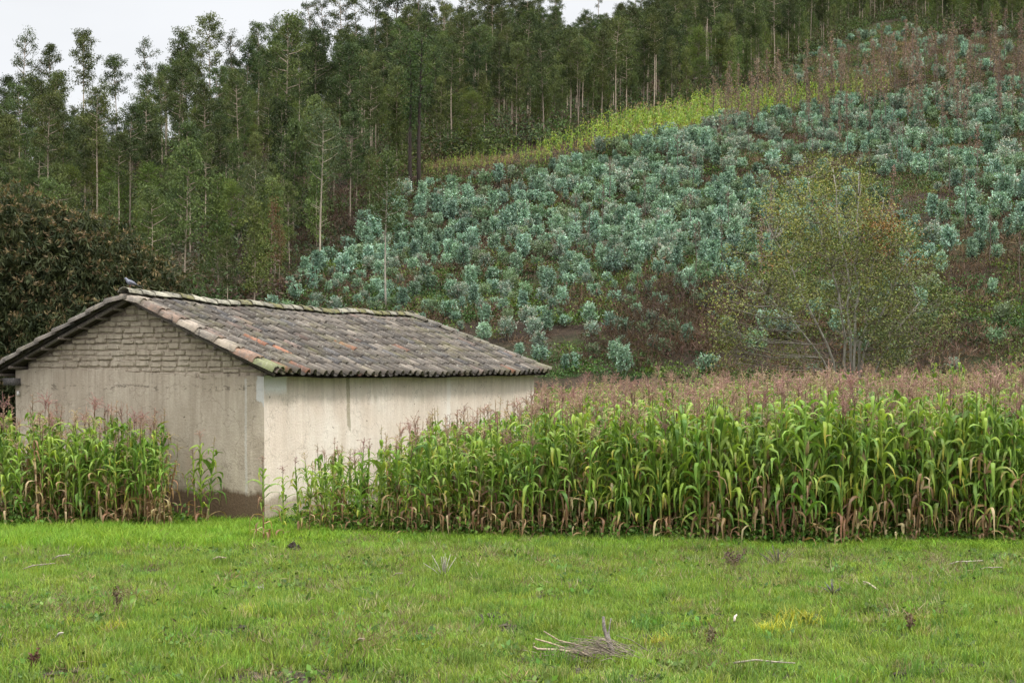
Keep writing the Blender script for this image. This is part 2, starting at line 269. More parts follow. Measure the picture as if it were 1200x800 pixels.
# ------------------------------------------------------------------ the shed
CX, CY = -4.09, 23.5; RZ = -math.atan2(.404, .914); GW = 5.32; LW = 11.4; XR = -GW/2; ZR = 3.86; ZE = 2.54; OV = .35; SL = (ZR-ZE)/(GW/2+OV)
def roof_z(x, y=0):
    sag = -.07*math.sin(min(max(y/11, 0), 1)*math.pi)+.014*math.sin(y*1.7+1)+.014*math.sin(y*3.1+x)
    return ZR-SL*abs(x-XR)+sag*(1-.5*abs(x-XR)/3)
def shed():
    root = empty('adobe_shed', (CX, CY, 0), RZ); tag(root, 'plastered adobe shed with a sagging mossy clay tile roof', 'shed')
    def wallmat(name, base, dark, light, mudh, streak=.5, mudc=(.07, .045, .03), marks=()):
        m, N, L = mat_new(name); t = N.new('ShaderNodeTexCoord'); P = t.outputs['Object']; s = N.new('ShaderNodeSeparateXYZ'); L.new(P, s.inputs[0])
        a = noise_(N, L, P, 1.1, 6, .6, .38, .64); v = noise_(N, L, mapping(N, L, P, (1.6, 1.6, .22), (4, 4, 1)), 2.2, 6, .6, .42, .68); g = noise_(N, L, P, 26, 6, .65, .3, .7)
        v2 = noise_(N, L, mapping(N, L, P, (4, 4, .3), (3, 1, 2)), 2.2, 5, .65, .54, .74)
        c = mixc(N, L, a, base, light); 
        sm = N.new('ShaderNodeMath'); sm.operation = 'MULTIPLY'; sm.inputs[1].default_value = streak; L.new(v, sm.inputs[0]); c = mixc(N, L, sm.outputs[0], c, dark)
        sm2 = N.new('ShaderNodeMath'); sm2.operation = 'MULTIPLY'; sm2.inputs[1].default_value = streak*.7; L.new(v2, sm2.inputs[0]); c = mixc(N, L, sm2.outputs[0], c, [x*1.35 for x in light])
        c = mixc(N, L, g, mixc(N, L, 1, c, (.86, .85, .84), 'MULTIPLY'), c)
        # dark spots and chips
        sp = noise_(N, L, mapping(N, L, P, (1, 1, 1.6), (7, 2, 5)), 9, 3, .5, .70, .74); c = mixc(N, L, sp, c, [x*.45 for x in dark])
        # a course of small holes and broken crumbs under the brickwork, and hair cracks
        hb_ = N.new('ShaderNodeMapRange'); L.new(s.outputs['Z'], hb_.inputs[0]); hb_.inputs[1].default_value = 2.20; hb_.inputs[2].default_value = 2.26
        hb2 = N.new('ShaderNodeMapRange'); L.new(s.outputs['Z'], hb2.inputs[0]); hb2.inputs[1].default_value = 2.36; hb2.inputs[2].default_value = 2.30
        hs_ = noise_(N, L, mapping(N, L, P, (1, 1, 2.2), (3, 3, 3)), 6, 5, .7, .54, .58); q0 = N.new('ShaderNodeMath'); q0.operation = 'MULTIPLY'; L.new(hb_.outputs[0], q0.inputs[0]); L.new(hb2.outputs[0], q0.inputs[1])
        q1 = N.new('ShaderNodeMath'); q1.operation = 'MULTIPLY'; L.new(q0.outputs[0], q1.inputs[0]); L.new(hs_, q1.inputs[1]); q9 = N.new('ShaderNodeMath'); q9.operation = 'MULTIPLY'; q9.inputs[1].default_value = .8 if streak >= .5 else 0; L.new(q1.outputs[0], q9.inputs[0]); c = mixc(N, L, q9.outputs[0], c, [x*.4 for x in dark])
        vr = N.new('ShaderNodeTexVoronoi'); vr.feature = 'DISTANCE_TO_EDGE'; vr.inputs['Scale'].default_value = 1.1; wv = N.new('ShaderNodeVectorMath'); wv.operation = 'ADD'; nzv = N.new('ShaderNodeTexNoise'); nzv.inputs['Scale'].default_value = 3; nzv.inputs['Detail'].default_value = 6; L.new(P, nzv.inputs[0]); L.new(P, wv.inputs[0]); L.new(nzv.outputs['Color'], wv.inputs[1]); L.new(wv.outputs[0], vr.inputs['Vector'])
        cr = N.new('ShaderNodeMapRange'); L.new(vr.outputs[0], cr.inputs[0]); cr.inputs[1].default_value = .004; cr.inputs[2].default_value = .014; cr.inputs[3].default_value = .5; cr.inputs[4].default_value = 0
        c = mixc(N, L, cr.outputs[0], c, [x*.6 for x in dark])
        bl = noise_(N, L, mapping(N, L, P, (1, 1, .8), (9, 1, 1)), 1.7, 7, .7, .50, .60); b2 = N.new('ShaderNodeMath'); b2.operation = 'MULTIPLY'; b2.inputs[1].default_value = .38; L.new(bl, b2.inputs[0]); c = mixc(N, L, b2.outputs[0], c, mixc(N, L, .5, dark, base))
        # rain stains that start under the eaves
        h1 = N.new('ShaderNodeMapRange'); L.new(s.outputs['Z'], h1.inputs[0]); h1.inputs[1].default_value = 1.55; h1.inputs[2].default_value = 2.6
        v3 = noise_(N, L, mapping(N, L, P, (6, 6, .22), (1, 9, 4)), 2.4, 5, .7, .47, .70); q = N.new('ShaderNodeMath'); q.operation = 'MULTIPLY'; L.new(h1.outputs[0], q.inputs[0]); L.new(v3, q.inputs[1])
        q2 = N.new('ShaderNodeMath'); q2.operation = 'MULTIPLY'; q2.inputs[1].default_value = .55; L.new(q.outputs[0], q2.inputs[0]); c = mixc(N, L, q2.outputs[0], c, [x*.62 for x in dark])
        # repairs and stains, each with its own outline
        for ax, c0, hw, z0_, z1_, soft, amt, mcol in marks:
            nj = N.new('ShaderNodeTexNoise'); nj.inputs['Scale'].default_value = 4.5; nj.inputs['Detail'].default_value = 6; nj.inputs['Roughness'].default_value = .65; L.new(mapping(N, L, P, (1, 1, .6), (c0, 3, 1)), nj.inputs[0])
            def op(o_, a_, b_=None, c_=None):
                m_ = N.new('ShaderNodeMath'); m_.operation = o_
                for i_, v_ in enumerate((a_, b_, c_)):
                    if v_ is None: continue
                    if isinstance(v_, bpy.types.NodeSocket): L.new(v_, m_.inputs[i_])
                    else: m_.inputs[i_].default_value = v_
                return m_.outputs[0]
            def ramp(v_, a_, b_):
                m_ = N.new('ShaderNodeMapRange'); L.new(v_, m_.inputs[0]); m_.inputs[1].default_value = a_; m_.inputs[2].default_value = b_; return m_.outputs[0]
            js = op('MULTIPLY', op('SUBTRACT', nj.outputs[0], .5), min(.30, hw*1.6)); u_ = op('ABSOLUTE', op('ADD', op('SUBTRACT', s.outputs[ax], c0), js)); k1 = ramp(u_, hw, hw-soft)
            zj = op('MULTIPLY_ADD', nj.outputs[0], .12 if hw > .1 else .9, s.outputs['Z']); off = .06 if hw > .1 else .45
            k2 = ramp(zj, z0_+off-soft, z0_+off+soft); k3 = ramp(s.outputs['Z'], z1_, z1_-soft)
            fv_ = ramp(g, -.6, .6) if hw < .1 else ramp(g, -1.5, .5)
            c = mixc(N, L, op('MULTIPLY', op('MULTIPLY', op('MULTIPLY', k1, k2), op('MULTIPLY', k3, fv_)), amt), c, mcol)
        # splashed mud at the foot
        e = noise_(N, L, mapping(N, L, P, (1, 1, .4)), 3.5, 6, .7, 0, 1); z = N.new('ShaderNodeMath'); z.operation = 'MULTIPLY_ADD'; L.new(e, z.inputs[0]); z.inputs[1].default_value = -.42; L.new(s.outputs['Z'], z.inputs[2])
        mm = N.new('ShaderNodeMapRange'); L.new(z.outputs[0], mm.inputs[0]); mm.inputs[1].default_value = mudh-.21+.05; mm.inputs[2].default_value = mudh-.21-.04; mm.inputs[3].default_value = 0; mm.inputs[4].default_value = .93
        c = mixc(N, L, mm.outputs[0], c, mixc(N, L, g, mudc, [x*1.7 for x in mudc]))
        hb = mixc(N, L, .4, g, a)
        out_bsdf(N, L, c, .92, bump_(N, L, hb, .42, .02), .15); return m
    MG = wallmat('grey_brown_plaster', (.43, .36, .28), (.29, .235, .175), (.50, .43, .34), .55, .60, (.082, .052, .031), (('X', -.36, .032, .35, 2.45, .02, .62, (.50, .475, .43)), ('X', -.06, .10, 2.05, 2.5, .02, .8, (.56, .55, .53)), ('X', -1.3, .35, .9, 1.25, .2, .4, (.40, .27, .19)), ('X', -.1, .12, .3, 1.5, .08, .45, (.30, .24, .18))))
    ML = wallmat('cream_plaster', (.68, .58, .485), (.52, .43, .345), (.74, .665, .575), .42, .45, (.26, .215, .165), (('Y', .34, .36, 2.20, 2.55, .06, .75, (.80, .80, .79)), ('Y', 2.7, .085, 1.45, 2.6, .03, .75, (.22, .195, .12)), ('Y', 6.86, .10, .9, 2.6, .03, .6, (.74, .70, .64)), ('Y', 1.9, .5, 1.0, 1.9, .3, .3, (.74, .68, .60)), ('Y', 5.0, .8, .9, 1.6, .3, .3, (.56, .48, .39))))
    Mb = wallmat('adobe_brick', (.44, .37, .285), (.29, .235, .175), (.52, .45, .355), -3, .5)
    T = .34
    def grid_wall(mb, fn, nu, nv, c=(.5, .5, .5)):
        u, v = np.meshgrid(np.linspace(0, 1, nu), np.linspace(0, 1, nv), indexing='ij'); P = np.array([fn(a, b) for a, b in zip(u.ravel(), v.ravel())])
        i, j = np.meshgrid(np.arange(nu-1), np.arange(nv-1), indexing='ij'); mb.add(P, np.stack([i*nv+j, (i+1)*nv+j, (i+1)*nv+j+1, i*nv+j+1], -1).reshape(-1, 4), None, c)
    ztop = lambda x: roof_z(x)-.10
    # gable wall: plastered lower part, brick triangle above
    PL = 2.53
    mb = MB(); wob = lambda x, z: (vn(x*1.0, z, 1.3, 3)-.5)*.035+(vn(x, z, 6, 4)-.5)*.008
    def plz(x): return min(PL+(vn(x, 0, .9, 8)-.5)*.30+(vn(x, 0, 5, 9)-.5)*.07, ztop(x)-.01)
    grid_wall(mb, lambda a, b: (-GW+a*GW, wob(-GW+a*GW, b*2.5), -.1+b*(plz(-GW+a*GW)+.1)), 90, 40)
    grid_wall(mb, lambda a, b: (-GW+a*GW, wob(-GW+a*GW, 2.5)+b*.05, plz(-GW+a*GW)), 90, 2)
    mb.box((-GW+.004, .06, -.1), (-.09, T, 2.40), (.3, .25, .2))
    gw = mb.build('gable_wall', MG, root, True)
    mb = MB()  # mortar body of the brick triangle
    xs = np.linspace(-GW+.26, -.05, 50); zt = np.array([ztop(x) for x in xs]); n = len(xs)
    Vv = np.concatenate([np.stack([xs, np.full(n, .045), np.full(n, 2.3)], 1), np.stack([xs, np.full(n, .045), zt], 1), np.stack([xs, np.full(n, T), np.full(n, 2.3)], 1), np.stack([xs, np.full(n, T), zt], 1)])
    k = np.arange(n-1); mb.add(Vv, np.concatenate([np.stack([k, k+1, n+k+1, n+k], 1), np.stack([2*n+k, 3*n+k, 3*n+k+1, 2*n+k+1], 1), np.stack([n+k, n+k+1, 3*n+k+1, 3*n+k], 1)]), None, (.2, .17, .13))
    mm, N, Lk = mat_new('mud_mortar'); tcx = N.new('ShaderNodeTexCoord'); g = noise_(N, Lk, tcx.outputs['Object'], 14, 5)
    out_bsdf(N, Lk, mixc(N, Lk, g, (.25, .205, .155), (.42, .35, .27)), .95, bump_(N, Lk, g, .6, .02), .1)
    tri = mb.build('brick_gable', mm, gw)
    bk = MB(); rr = random.Random(5); z = 2.33; row = 0
    while z < ZR:
        h = rr.uniform(.085, .115); x = -GW+.27-(row % 2)*.2-rr.uniform(0, .2); tl_r = rr.uniform(-.006, .006)
        while x < -.05:
            w = rr.uniform(.18, .36); gp_ = rr.choice((.0, .006, .012, .018, .024)); x0, x1 = max(x, -GW+.27), min(x+w-gp_, -.06)
            if x1-x0 > .06:
                zt0, zt1 = ztop(x0)-.01, ztop(x1)-.01; zb = z+rr.uniform(-.012, .012)+tl_r*(x0+2.6); zz0, zz1 = min(zb+h-rr.choice((0, .002, .008, .018)), zt0), min(zb+h-rr.choice((0, .002, .008, .018)), zt1)
                if zz0 > zb+.02 and zz1 > zb+.02:
                    d = rr.uniform(-.002, .014)*(1 if rr.random() > .10 else -1.5); r = .014
                    r = rr.uniform(.008, .024); fr = np.array([[x0, .05, zb], [x1, .05, zb], [x1, .05, zz1], [x0, .05, zz0], [x0+r, .018-d, zb+r], [x1-r, .018-d, zb+r], [x1-r, .018-d, zz1-r], [x0+r, .018-d, zz0-r]])
                    # finely divided face with worn edges
                    nu, nv = 7, 4; uu, vv = np.meshgrid(np.linspace(0, 1, nu), np.linspace(0, 1, nv), indexing='ij')
                    Pf = (fr[4]*(1-uu)[..., None]+fr[5]*uu[..., None])*(1-vv)[..., None]+(fr[7]*(1-uu)[..., None]+fr[6]*uu[..., None])*vv[..., None]
                    Pf[..., 1] += np.array([[rr.uniform(-.006, .006) for _ in range(nv)] for _ in range(nu)]); Pf[..., 0] += np.array([[rr.uniform(-.005, .005) for _ in range(nv)] for _ in range(nu)]); Pf[..., 2] += np.array([[rr.uniform(-.006, .006) for _ in range(nv)] for _ in range(nu)])
                    i, j = np.meshgrid(np.arange(nu-1), np.arange(nv-1), indexing='ij'); c = np.array((.3, .25, .19))*rr.uniform(.8, 1.2)
                    bk.add(Pf.reshape(-1, 3), np.stack([i*nv+j, (i+1)*nv+j, (i+1)*nv+j+1, i*nv+j+1], -1).reshape(-1, 4), None, c)
                    G = Pf; edge = [G[0, 0], G[-1, 0], G[-1, -1], G[0, -1]]; bk.add(np.array(list(fr[:4])+edge), [(0, 1, 5, 4), (1, 2, 6, 5), (2, 3, 7, 6), (3, 0, 4, 7)], None, c)
            x += w
        z += h*rr.choice((1, 1, 1.04)); row += 1
    bk.build('brick_face', Mb, gw)
    # long wall, far wall, rear wall
    mb = MB(); ztl = lambda y: roof_z(0, y)-.10
    grid_wall(mb, lambda a, b: ((vn(a*LW, b*2.5, .9, 11)-.5)*.05+(vn(a*LW, b*2.5, 5, 12)-.5)*.008, a*LW, -.1+b*(ztl(a*LW)+.1)), 150, 34)
    mb.box((-T, .06, -.1), (-.04, LW-.01, 2.45), (.5, .5, .5)); mb.build('long_wall', ML, root, True)
    MB().box((-GW+.01, T, -.1), (-GW+T, LW-.01, 2.42), (.3, .25, .2)).build('rear_wall', MG, root)
    MB().box((-GW+T, LW-T, -.1), (-T-.003, LW, 2.42), (.3, .25, .2)).build('end_wall', MG, root)
    mc = attr_mat('ceramic', .5, .85, 1.1, 12, .3, .3, .01)
    pin = MB(); pin.box((-GW+.07, -.045, 2.12), (-GW+.11, -.005, 2.20), (.62, .6, .56)); pin.build('insulator', mc, root)
    # ---- roof
    deck = MB(); ysd = np.linspace(-.20, 10.2, 24)
    P = []; 
    for y in ysd:
        for x in np.linspace(-GW-OV+.02, OV-.06, 13): P.append((x, y, roof_z(x, y)-.085))
    P = np.array(P); nb = 13; i, j = np.meshgrid(np.arange(23), np.arange(nb-1), indexing='ij'); Q = np.stack([i*nb+j, i*nb+j+1, (i+1)*nb+j+1, (i+1)*nb+j], -1).reshape(-1, 4)
    mw = attr_mat('dark_wood', .95, .5, 1.3, 20)
    deck.add(P, Q, None, (.05, .04, .03)); P2 = P.copy(); P2[:, 2] -= .02; deck.add(P2, Q[:, ::-1], None, (.05, .04, .03))
    e = 11.62; hipz = lambda x, y: ZR-.09-(y-10.1)*(ZR-ZE)/1.52
    deck.add([(XR, 10.1, ZR-.1), (OV-.05, 10.1, ZE-.09), (OV-.05, e, ZE-.09), (-GW-OV+.05, e, ZE-.09), (-GW-OV+.05, 10.1, ZE-.09)], [], [(0, 1, 2), (0, 2, 3), (0, 3, 4)], (.05, .04, .03))
    roof = deck.build('roof', mw, root)
    tm, N, Lk = mat_new('clay_tile'); a = nn(N, 'ShaderNodeVertexColor', layer_name='col'); t = N.new('ShaderNodeTexCoord'); P_ = t.outputs['Object']
    n1 = noise_(N, Lk, P_, 5, 6, .7, .42, .60); n2 = noise_(N, Lk, P_, 16, 6, .75, .57, .66); n3 = noise_(N, Lk, mapping(N, Lk, P_, (1, 1, 1), (5, 5, 5)), 1.3, 6, .7, .50, .68)
    n4 = noise_(N, Lk, mapping(N, Lk, P_, (1, 1, 1), (2, 9, 5)), 11, 6, .7, .56, .66)
    c = mixc(N, Lk, n1, a.outputs[0], mixc(N, Lk, .65, a.outputs[0], (.09, .083, .075)))
    c = mixc(N, Lk, n2, c, (.27, .255, .215)); c2 = mixc(N, Lk, n3, c, (.16, .15, .06)); 
    hf = N.new('ShaderNodeMath'); hf.operation = 'MULTIPLY'; hf.inputs[1].default_value = .5; Lk.new(n3, hf.inputs[0]); c = mixc(N, Lk, hf.outputs[0], c, (.15, .14, .065)); c = mixc(N, Lk, n4, c, (.055, .05, .045))
    out_bsdf(N, Lk, c, .92, bump_(N, Lk, noise_(N, Lk, P_, 45, 6, .7, .2, .8), .5, .01), .15)
    th = np.linspace(0, math.pi, 8)
    def tile(mb, p0, p1, w0, w1, hr, c, flip=1, thick=.016, axis_y=(0, 1, 0)):
        """barrel tile from upper end p0 to lower end p1"""
        p0 = np.array(p0, float); p1 = np.array(p1, float); d = p1-p0; d /= np.linalg.norm(d); s = np.cross(d, (0, 0, 1.)); s /= np.linalg.norm(s); u = np.cross(s, d); u *= (1 if u[2] > 0 else -1)*flip
        rings = []
        for p, w in ((p0, w0), (p0*.5+p1*.5, (w0+w1)/2), (p1, w1)):
            for k in (0, -thick):
                rings.append([p+s*math.cos(t_)*(w/2+k)+u*(math.sin(t_)*(w/2*hr+k)) for t_ in th])
        V = np.array(rings).reshape(-1, 3); V = V+rng.normal(0, .0025, V.shape); m = 8; Q = []
        for a_ in (0, 1):
            o0, o1 = a_*2*m, (a_+1)*2*m
            for q in range(m-1): Q.append((o0+q, o0+q+1, o1+q+1, o1+q)); Q.append((o0+m+q+1, o0+m+q, o1+m+q, o1+m+q+1))
        for ring in (0, 2):
            o = ring*2*m
            for q in range(m-1): Q.append((o+q, o+q+1, o+m+q+1, o+m+q))
        mb.add(V, Q, None, c)
    rr = random.Random(11)
    def tcol(x, y):
        # near the front eave corner the clay still shows
        orange = rr.random() < (.17 if (y < 3.0 and x > -.8) else .006)
        if orange: return np.array((.30, .135, .08))*rr.uniform(.6, 1.2)
        b = rr.random()
        base = np.array((.095, .080, .066)) if b < .5 else np.array((.155, .132, .108)) if b < .86 else np.array((.15, .11, .09)) if b < .92 else np.array((.085, .08, .078))
        return base*rr.uniform(.55, 1.45)
    tl = MB(); NC = 9
    for side in (1, -1):
        eave = OV if side > 0 else -GW-OV; D = abs(eave-XR)
        y = -.12
        while y < 11.55:
            tmax = 1.0; t0 = 0.0 if y < 10.1 else (y-10.1)/1.52
            if t0 > .93: break
            for k in range(NC):
                for pan in (0, 1):
                    jy = rr.uniform(-.012, .012); yy = y+(.14 if pan else 0)+jy; ex = rr.uniform(-.02, .02)
                    f1 = (k+1)/NC; f0 = k/NC-.035
                    if f1 < t0: continue
                    f0 = max(f0, t0-.02)
                    x0 = XR+side*D*f0; x1 = XR+side*(D*f1+ex+(.02 if k == NC-1 else 0)); up = .038 if not pan else .045
                    z0 = roof_z(x0, yy)+(.0 if not pan else 0); z1 = roof_z(x1, yy)
                    lift = .012+rr.uniform(-.006, .010); slip = rr.uniform(-.02, .02)
                    if pan: tile(tl, (x0, yy, z0-.015), (x1, yy+slip, z1-.004), .15, .17, .55, tcol(x1, y)*.30, -1)  # pans coloured darker: shade of the gaps between covers painted in
                    else: tile(tl, (x0, yy, z0-.022), (x1, yy+slip, z1-.022+lift), .128, .150, 1.15, tcol(x1, y))
            y += .28+rr.uniform(-.008, .008)
    # hip end at the back
    y0_, y1_ = 10.1, 11.65; x = -GW-OV+.15
    while x < OV-.1:
        f = max(0, 1-abs(x-XR)/(GW/2+OV)); ln = f
        if ln > .08:
            k = max(1, int(ln*5))
            for q in range(k):
                a0 = 1-ln+ln*q/k-.02; a1 = 1-ln+ln*(q+1)/k
                ya, yb = y0_+(y1_-y0_)*a0, y0_+(y1_-y0_)*a1
                for pan in (0, 1): tile(tl, (x+.14*pan, ya, ZR-(ZR-ZE)*a0-.02), (x+.14*pan, yb, ZR-(ZR-ZE)*a1), .165, .19, .7, tcol(-9, 9), -1 if pan else 1)
        x += .28
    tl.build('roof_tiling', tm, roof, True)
    # ridge and hip caps, verge tiles
    rc = MB(); y = -.30
    while y < 10.1:
        c = np.array((.33, .31, .24))*rr.uniform(.7, 1.15) if rr.random() < .7 else np.array((.17, .16, .07))
        za, zb = roof_z(XR, y)+.035, roof_z(XR, y+.40)+.02; tile(rc, (XR+rr.uniform(-.015, .015), y+.42, zb), (XR+rr.uniform(-.015, .015), y, za), .21, .25, .75, c); y += .37
    rc.build('ridge_cap', tm, roof, True)
    hc = MB()
    for q in range(9):
        a0, a1 = q/9-.03, (q+1)/9
        for xe in (OV, -GW-OV): tile(hc, (XR+(xe-XR)*a0, 10.1+1.52*a0, ZR-(ZR-ZE)*a0+.01), (XR+(xe-XR)*a1, 10.1+1.52*a1, ZR-(ZR-ZE)*a1+.03), .18, .21, .8, np.array((.2, .18, .15))*rr.uniform(.7, 1.2))
    hc.build('hip_cap', tm, roof, True)
    vc = MB(); NV = 8
    for side in (1, -1):
        eave = OV+.02 if side > 0 else -GW-OV-.06; D = abs(eave-XR)
        for lay, yo in ((0, -.235), (1, -.08)):
            for q in range(NV):
                f0, f1 = q/NV-.03, (q+1)/NV; x0, x1 = XR+side*D*f0, XR+side*D*f1; j = rr.uniform(-.015, .015)
                c = np.array((.30, .25, .20))*rr.uniform(.65, 1.15) if rr.random() < .65 else np.array((.24, .17, .13))*rr.uniform(.7, 1.1)
                if side > 0 and q > 5: c = np.array((.27, .17, .12)) if q == 6 else np.array((.2, .21, .11))
                if side < 0: c = np.array((.13, .11, .09))*rr.uniform(.7, 1.4)
                tile(vc, (x0, yo+j, roof_z(x0)-.012-(.01 if lay == 0 else 0)), (x1, yo+j, roof_z(x1)+.016-(.01 if lay == 0 else 0)), .19 if lay == 0 else .18, .225 if lay == 0 else .2, .95, c)
    vc.build('verge_cap', tm, roof, True)
    # poles under the tiles, showing at the gable and eaves
    for side, xs_ in ((-1, [-.25, -.62, -1.0, -1.42, -1.82, -2.2, -2.55, -2.85]), (1, [.25, .75, 1.3, 1.85, 2.4, 2.8])):
        for x_ in xs_:
            x = XR+(x_ if side < 0 else x_); y1 = 11.2 if abs(x_) > 2.3 else 10
            zz = roof_z(x)-.125; r = rr.uniform(.022, .032)
            p = MB().tube([(x+rr.uniform(-.02, .02), -.26+rr.uniform(-.03, .05), zz+rr.uniform(-.01, .01)), (x, 2, roof_z(x, 2)-.13), (x, 5, roof_z(x, 5)-.13), (x, y1, roof_z(x, min(y1, 10))-.13)], r, 7, (.17, .14, .115) if side < 0 else (.12, .1, .08)); p.build('purlin', M_wood, roof)
    for side in (-1, 1):
        p = MB(); x0, x1 = XR, (-GW-OV+.03 if side < 0 else OV-.05)
        p.tube([(x0, -.17, roof_z(x0)-.075), ((x0+x1)/2, -.18, roof_z((x0+x1)/2)-.085), (x1, -.16, roof_z(x1)-.075)], [.038, .035, .03], 7, (.14, .12, .1)); p.build('rafter', M_wood, roof)
    MB().box((-GW-.14, -.16, 2.30), (-GW+.12, .12, 2.44), (.11, .1, .095), .006).build('beam_end', M_wood, root)
    MB().tube([(-GW-.42, -.12, 2.40), (-GW+.1, .1, 2.42)], .025, 6, (.13, .11, .09)).build('beam_end', M_wood, root)
    return root
shed_root = shed()
sc_, ss_ = math.cos(RZ), math.sin(RZ)
def to_local(x, y): dx, dy = np.asarray(x)-CX, np.asarray(y)-CY; return dx*sc_+dy*ss_, -dx*ss_+dy*sc_
def near_shed(x, y, m=.3):
    a, b = to_local(x, y); return (a > -GW-m) & (a < m) & (b > -m) & (b < LW+m)

# small grey bird on the ridge
def bird():
    p = at(156, 340, 24.2); base = Vector((CX+XR*sc_-(-.10)*ss_, CY+XR*ss_+(-.10)*sc_, ZR+.15))
    root = empty('perched_bird', base, R(200)); root.scale = (.8, .8, .8); tag(root, 'small grey bird perched on the near end of the roof ridge', 'bird')
    mf = attr_mat('feathers', .7, .8, 1.15, 60); b = MB(); g = np.array((.16, .165, .2))
    # body and head as one lofted surface along x
    P = [(-.15, 0, .035), (-.10, 0, .055), (-.05, 0, .075), (0, 0, .09), (.04, 0, .105), (.07, 0, .13), (.085, 0, .155), (.10, 0, .17), (.12, 0, .175), (.135, 0, .172)]
    r = [.006, .022, .042, .052, .05, .036, .026, .027, .02, .003]
    b.tube(P, r, 12, np.array([g*.7, g*.8, g*.9, g, g*1.1, g*1.2, g*1.3, g*1.1, g, g])); b.build('body', mf, root, True)
    MB().tube([(.133, 0, .172), (.152, 0, .166)], [.005, .001], 6, (.05, .04, .03)).build('beak', mf, root)
    t = MB(); t.add([(-.13, -.014, .04), (-.13, .014, .04), (-.23, .022, .01), (-.23, -.022, .01), (-.13, -.014, .034), (-.13, .014, .034), (-.23, .022, .005), (-.23, -.022, .005)], [(0, 1, 2, 3), (7, 6, 5, 4), (0, 3, 7, 4), (1, 5, 6, 2), (2, 6, 7, 3)], None, g*.5); t.build('tail', mf, root)
    for s in (1, -1):
        w = MB(); w.tube([(.04, s*.043, .105), (-.02, s*.052, .085), (-.09, s*.035, .06), (-.14, s*.015, .045)], [.012, .02, .016, .003], 7, g*.6); w.build('wing', mf, root, True)
        MB().tube([(.01, s*.018, .05), (.012, s*.02, .0), (.035, s*.02, -.003)], .004, 5, (.3, .12, .1)).build('leg', mf, root)
        MB().tube([(.113, s*.017, .179), (.113, s*.0215, .179)], [.005, .004], 6, (.01, .01, .01)).build('eye', mf, root)
bird()

# ------------------------------------------------------------------ trees
def crownmb(P, spread, k, ln, wd, colA, colB, droop=.6, flat=.8, dark=None):
    """k leaves round each clump centre"""
    P = np.asarray(P, float); n = len(P); C = np.repeat(P, k, 0)+rng.normal(0, 1, (n*k, 3)).clip(-1.6, 1.6)*np.repeat(np.broadcast_to(spread, (n,)), k)[:, None]*np.array([1, 1, flat])
    D = rng.normal(0, 1, (n*k, 3)); D[:, 2] -= droop*1.6
    f = np.repeat(rng.uniform(0, 1, n), k)[:, None]; c = (np.array(colA)*(1-f)+np.array(colB)*f)*rng.normal(1, .2, (n*k, 1)).clip(.4, 1.7)
    return C, D, rng.uniform(.7, 1.2, n*k)*ln, rng.uniform(.7, 1.2, n*k)*wd, c
def tree_parts(H, cb, cr, nb, kl, ln, wd, A, B, bark, droop=.6, shape='dome', sp=.5, per=3, tr=None, lean=.02, twig=.02, stubs=0, rise=.55):
    """trunk and crown meshes: trunk to height H, crown from cb*H up"""
    z = np.linspace(0, H*.97, 9); a = rng.uniform(0, 6.28); w = lean*H*(z/H)**1.5; tr = tr or H*.0085
    T = np.stack([np.cos(a)*w+.012*H*np.sin(z/H*5+a)*(z/H), np.sin(a)*w+.012*H*np.cos(z/H*4+a)*(z/H), z], 1)
    tb = MB(); tb.tube(T, tr*(1-.85*z/H)+.012, 6, bark)
    P = []
    for i in range(nb):
        t = cb+(1-cb)*((i+.5)/nb)**.9*.97; q = (t-cb)/(1-cb)
        if shape == 'dome': rr_ = cr*(.35+.9*math.sin(min(1, q*1.05)*math.pi)**.7*(1-.3*q))*rng.uniform(.5, 1.15)
        elif shape == 'cone': rr_ = cr*(1.05-q*.85)*rng.uniform(.6, 1.1)
        else: rr_ = cr*(.5+.5*q)*rng.uniform(.3, 1.2)*(1 if q < .85 else .6)
        an = i*2.4+rng.uniform(-.5, .5); o = np.array([np.interp(t*H, z, T[:, 0]), np.interp(t*H, z, T[:, 1]), t*H])
        e = o+np.array([math.cos(an)*rr_, math.sin(an)*rr_, rr_*rise*rng.uniform(.5, 1.4)]); m = (o+e)/2+np.array([0, 0, -.06*rr_])
        tb.tube([o, m, e], [twig*1.6, twig, twig*.5], 4, bark, False)
        for j in range(per):
            f = rng.uniform(.45, 1.08); P.append(o*(1-f)+e*f+rng.normal(0, .18*sp*2, 3))
    P.append(T[-1]+[0, 0, .2])
    for i in range(stubs):
        t = rng.uniform(cb*.5, cb); an = rng.uniform(0, 6.28); o = np.array([np.interp(t*H, z, T[:, 0]), np.interp(t*H, z, T[:, 1]), t*H]); tb.tube([o, o+[math.cos(an)*.8, math.sin(an)*.8, .4]], [.02, .008], 4, bark, False)
    cm = MB(); cm.leaves(*crownmb(P, sp*rng.uniform(.7, 1.2, len(P)), kl, ln, wd, A, B, droop)); return tb, cm
DG = (.034, .052, .020); MG_ = (.062, .088, .026); YG = (.10, .128, .030); BG = (.050, .080, .052); RD = (.15, .078, .045)
def bk_(c, k=1): return np.array(c)*k
KIND = {}
def kind(key, n, look, name, cat, fn, mf):
    """n variants; each one thing prototype made of trunk and crown"""
    KIND[key] = dict(look=look, name=name, cat=cat, v=[fn() for _ in range(n)], mf=mf)
    d = KIND[key]; d['me'] = [(t.mesh('trunk', M_bark, True), c.mesh('crown', mf)) for t, c in d['v']]; d['protos'] = {}
    return d
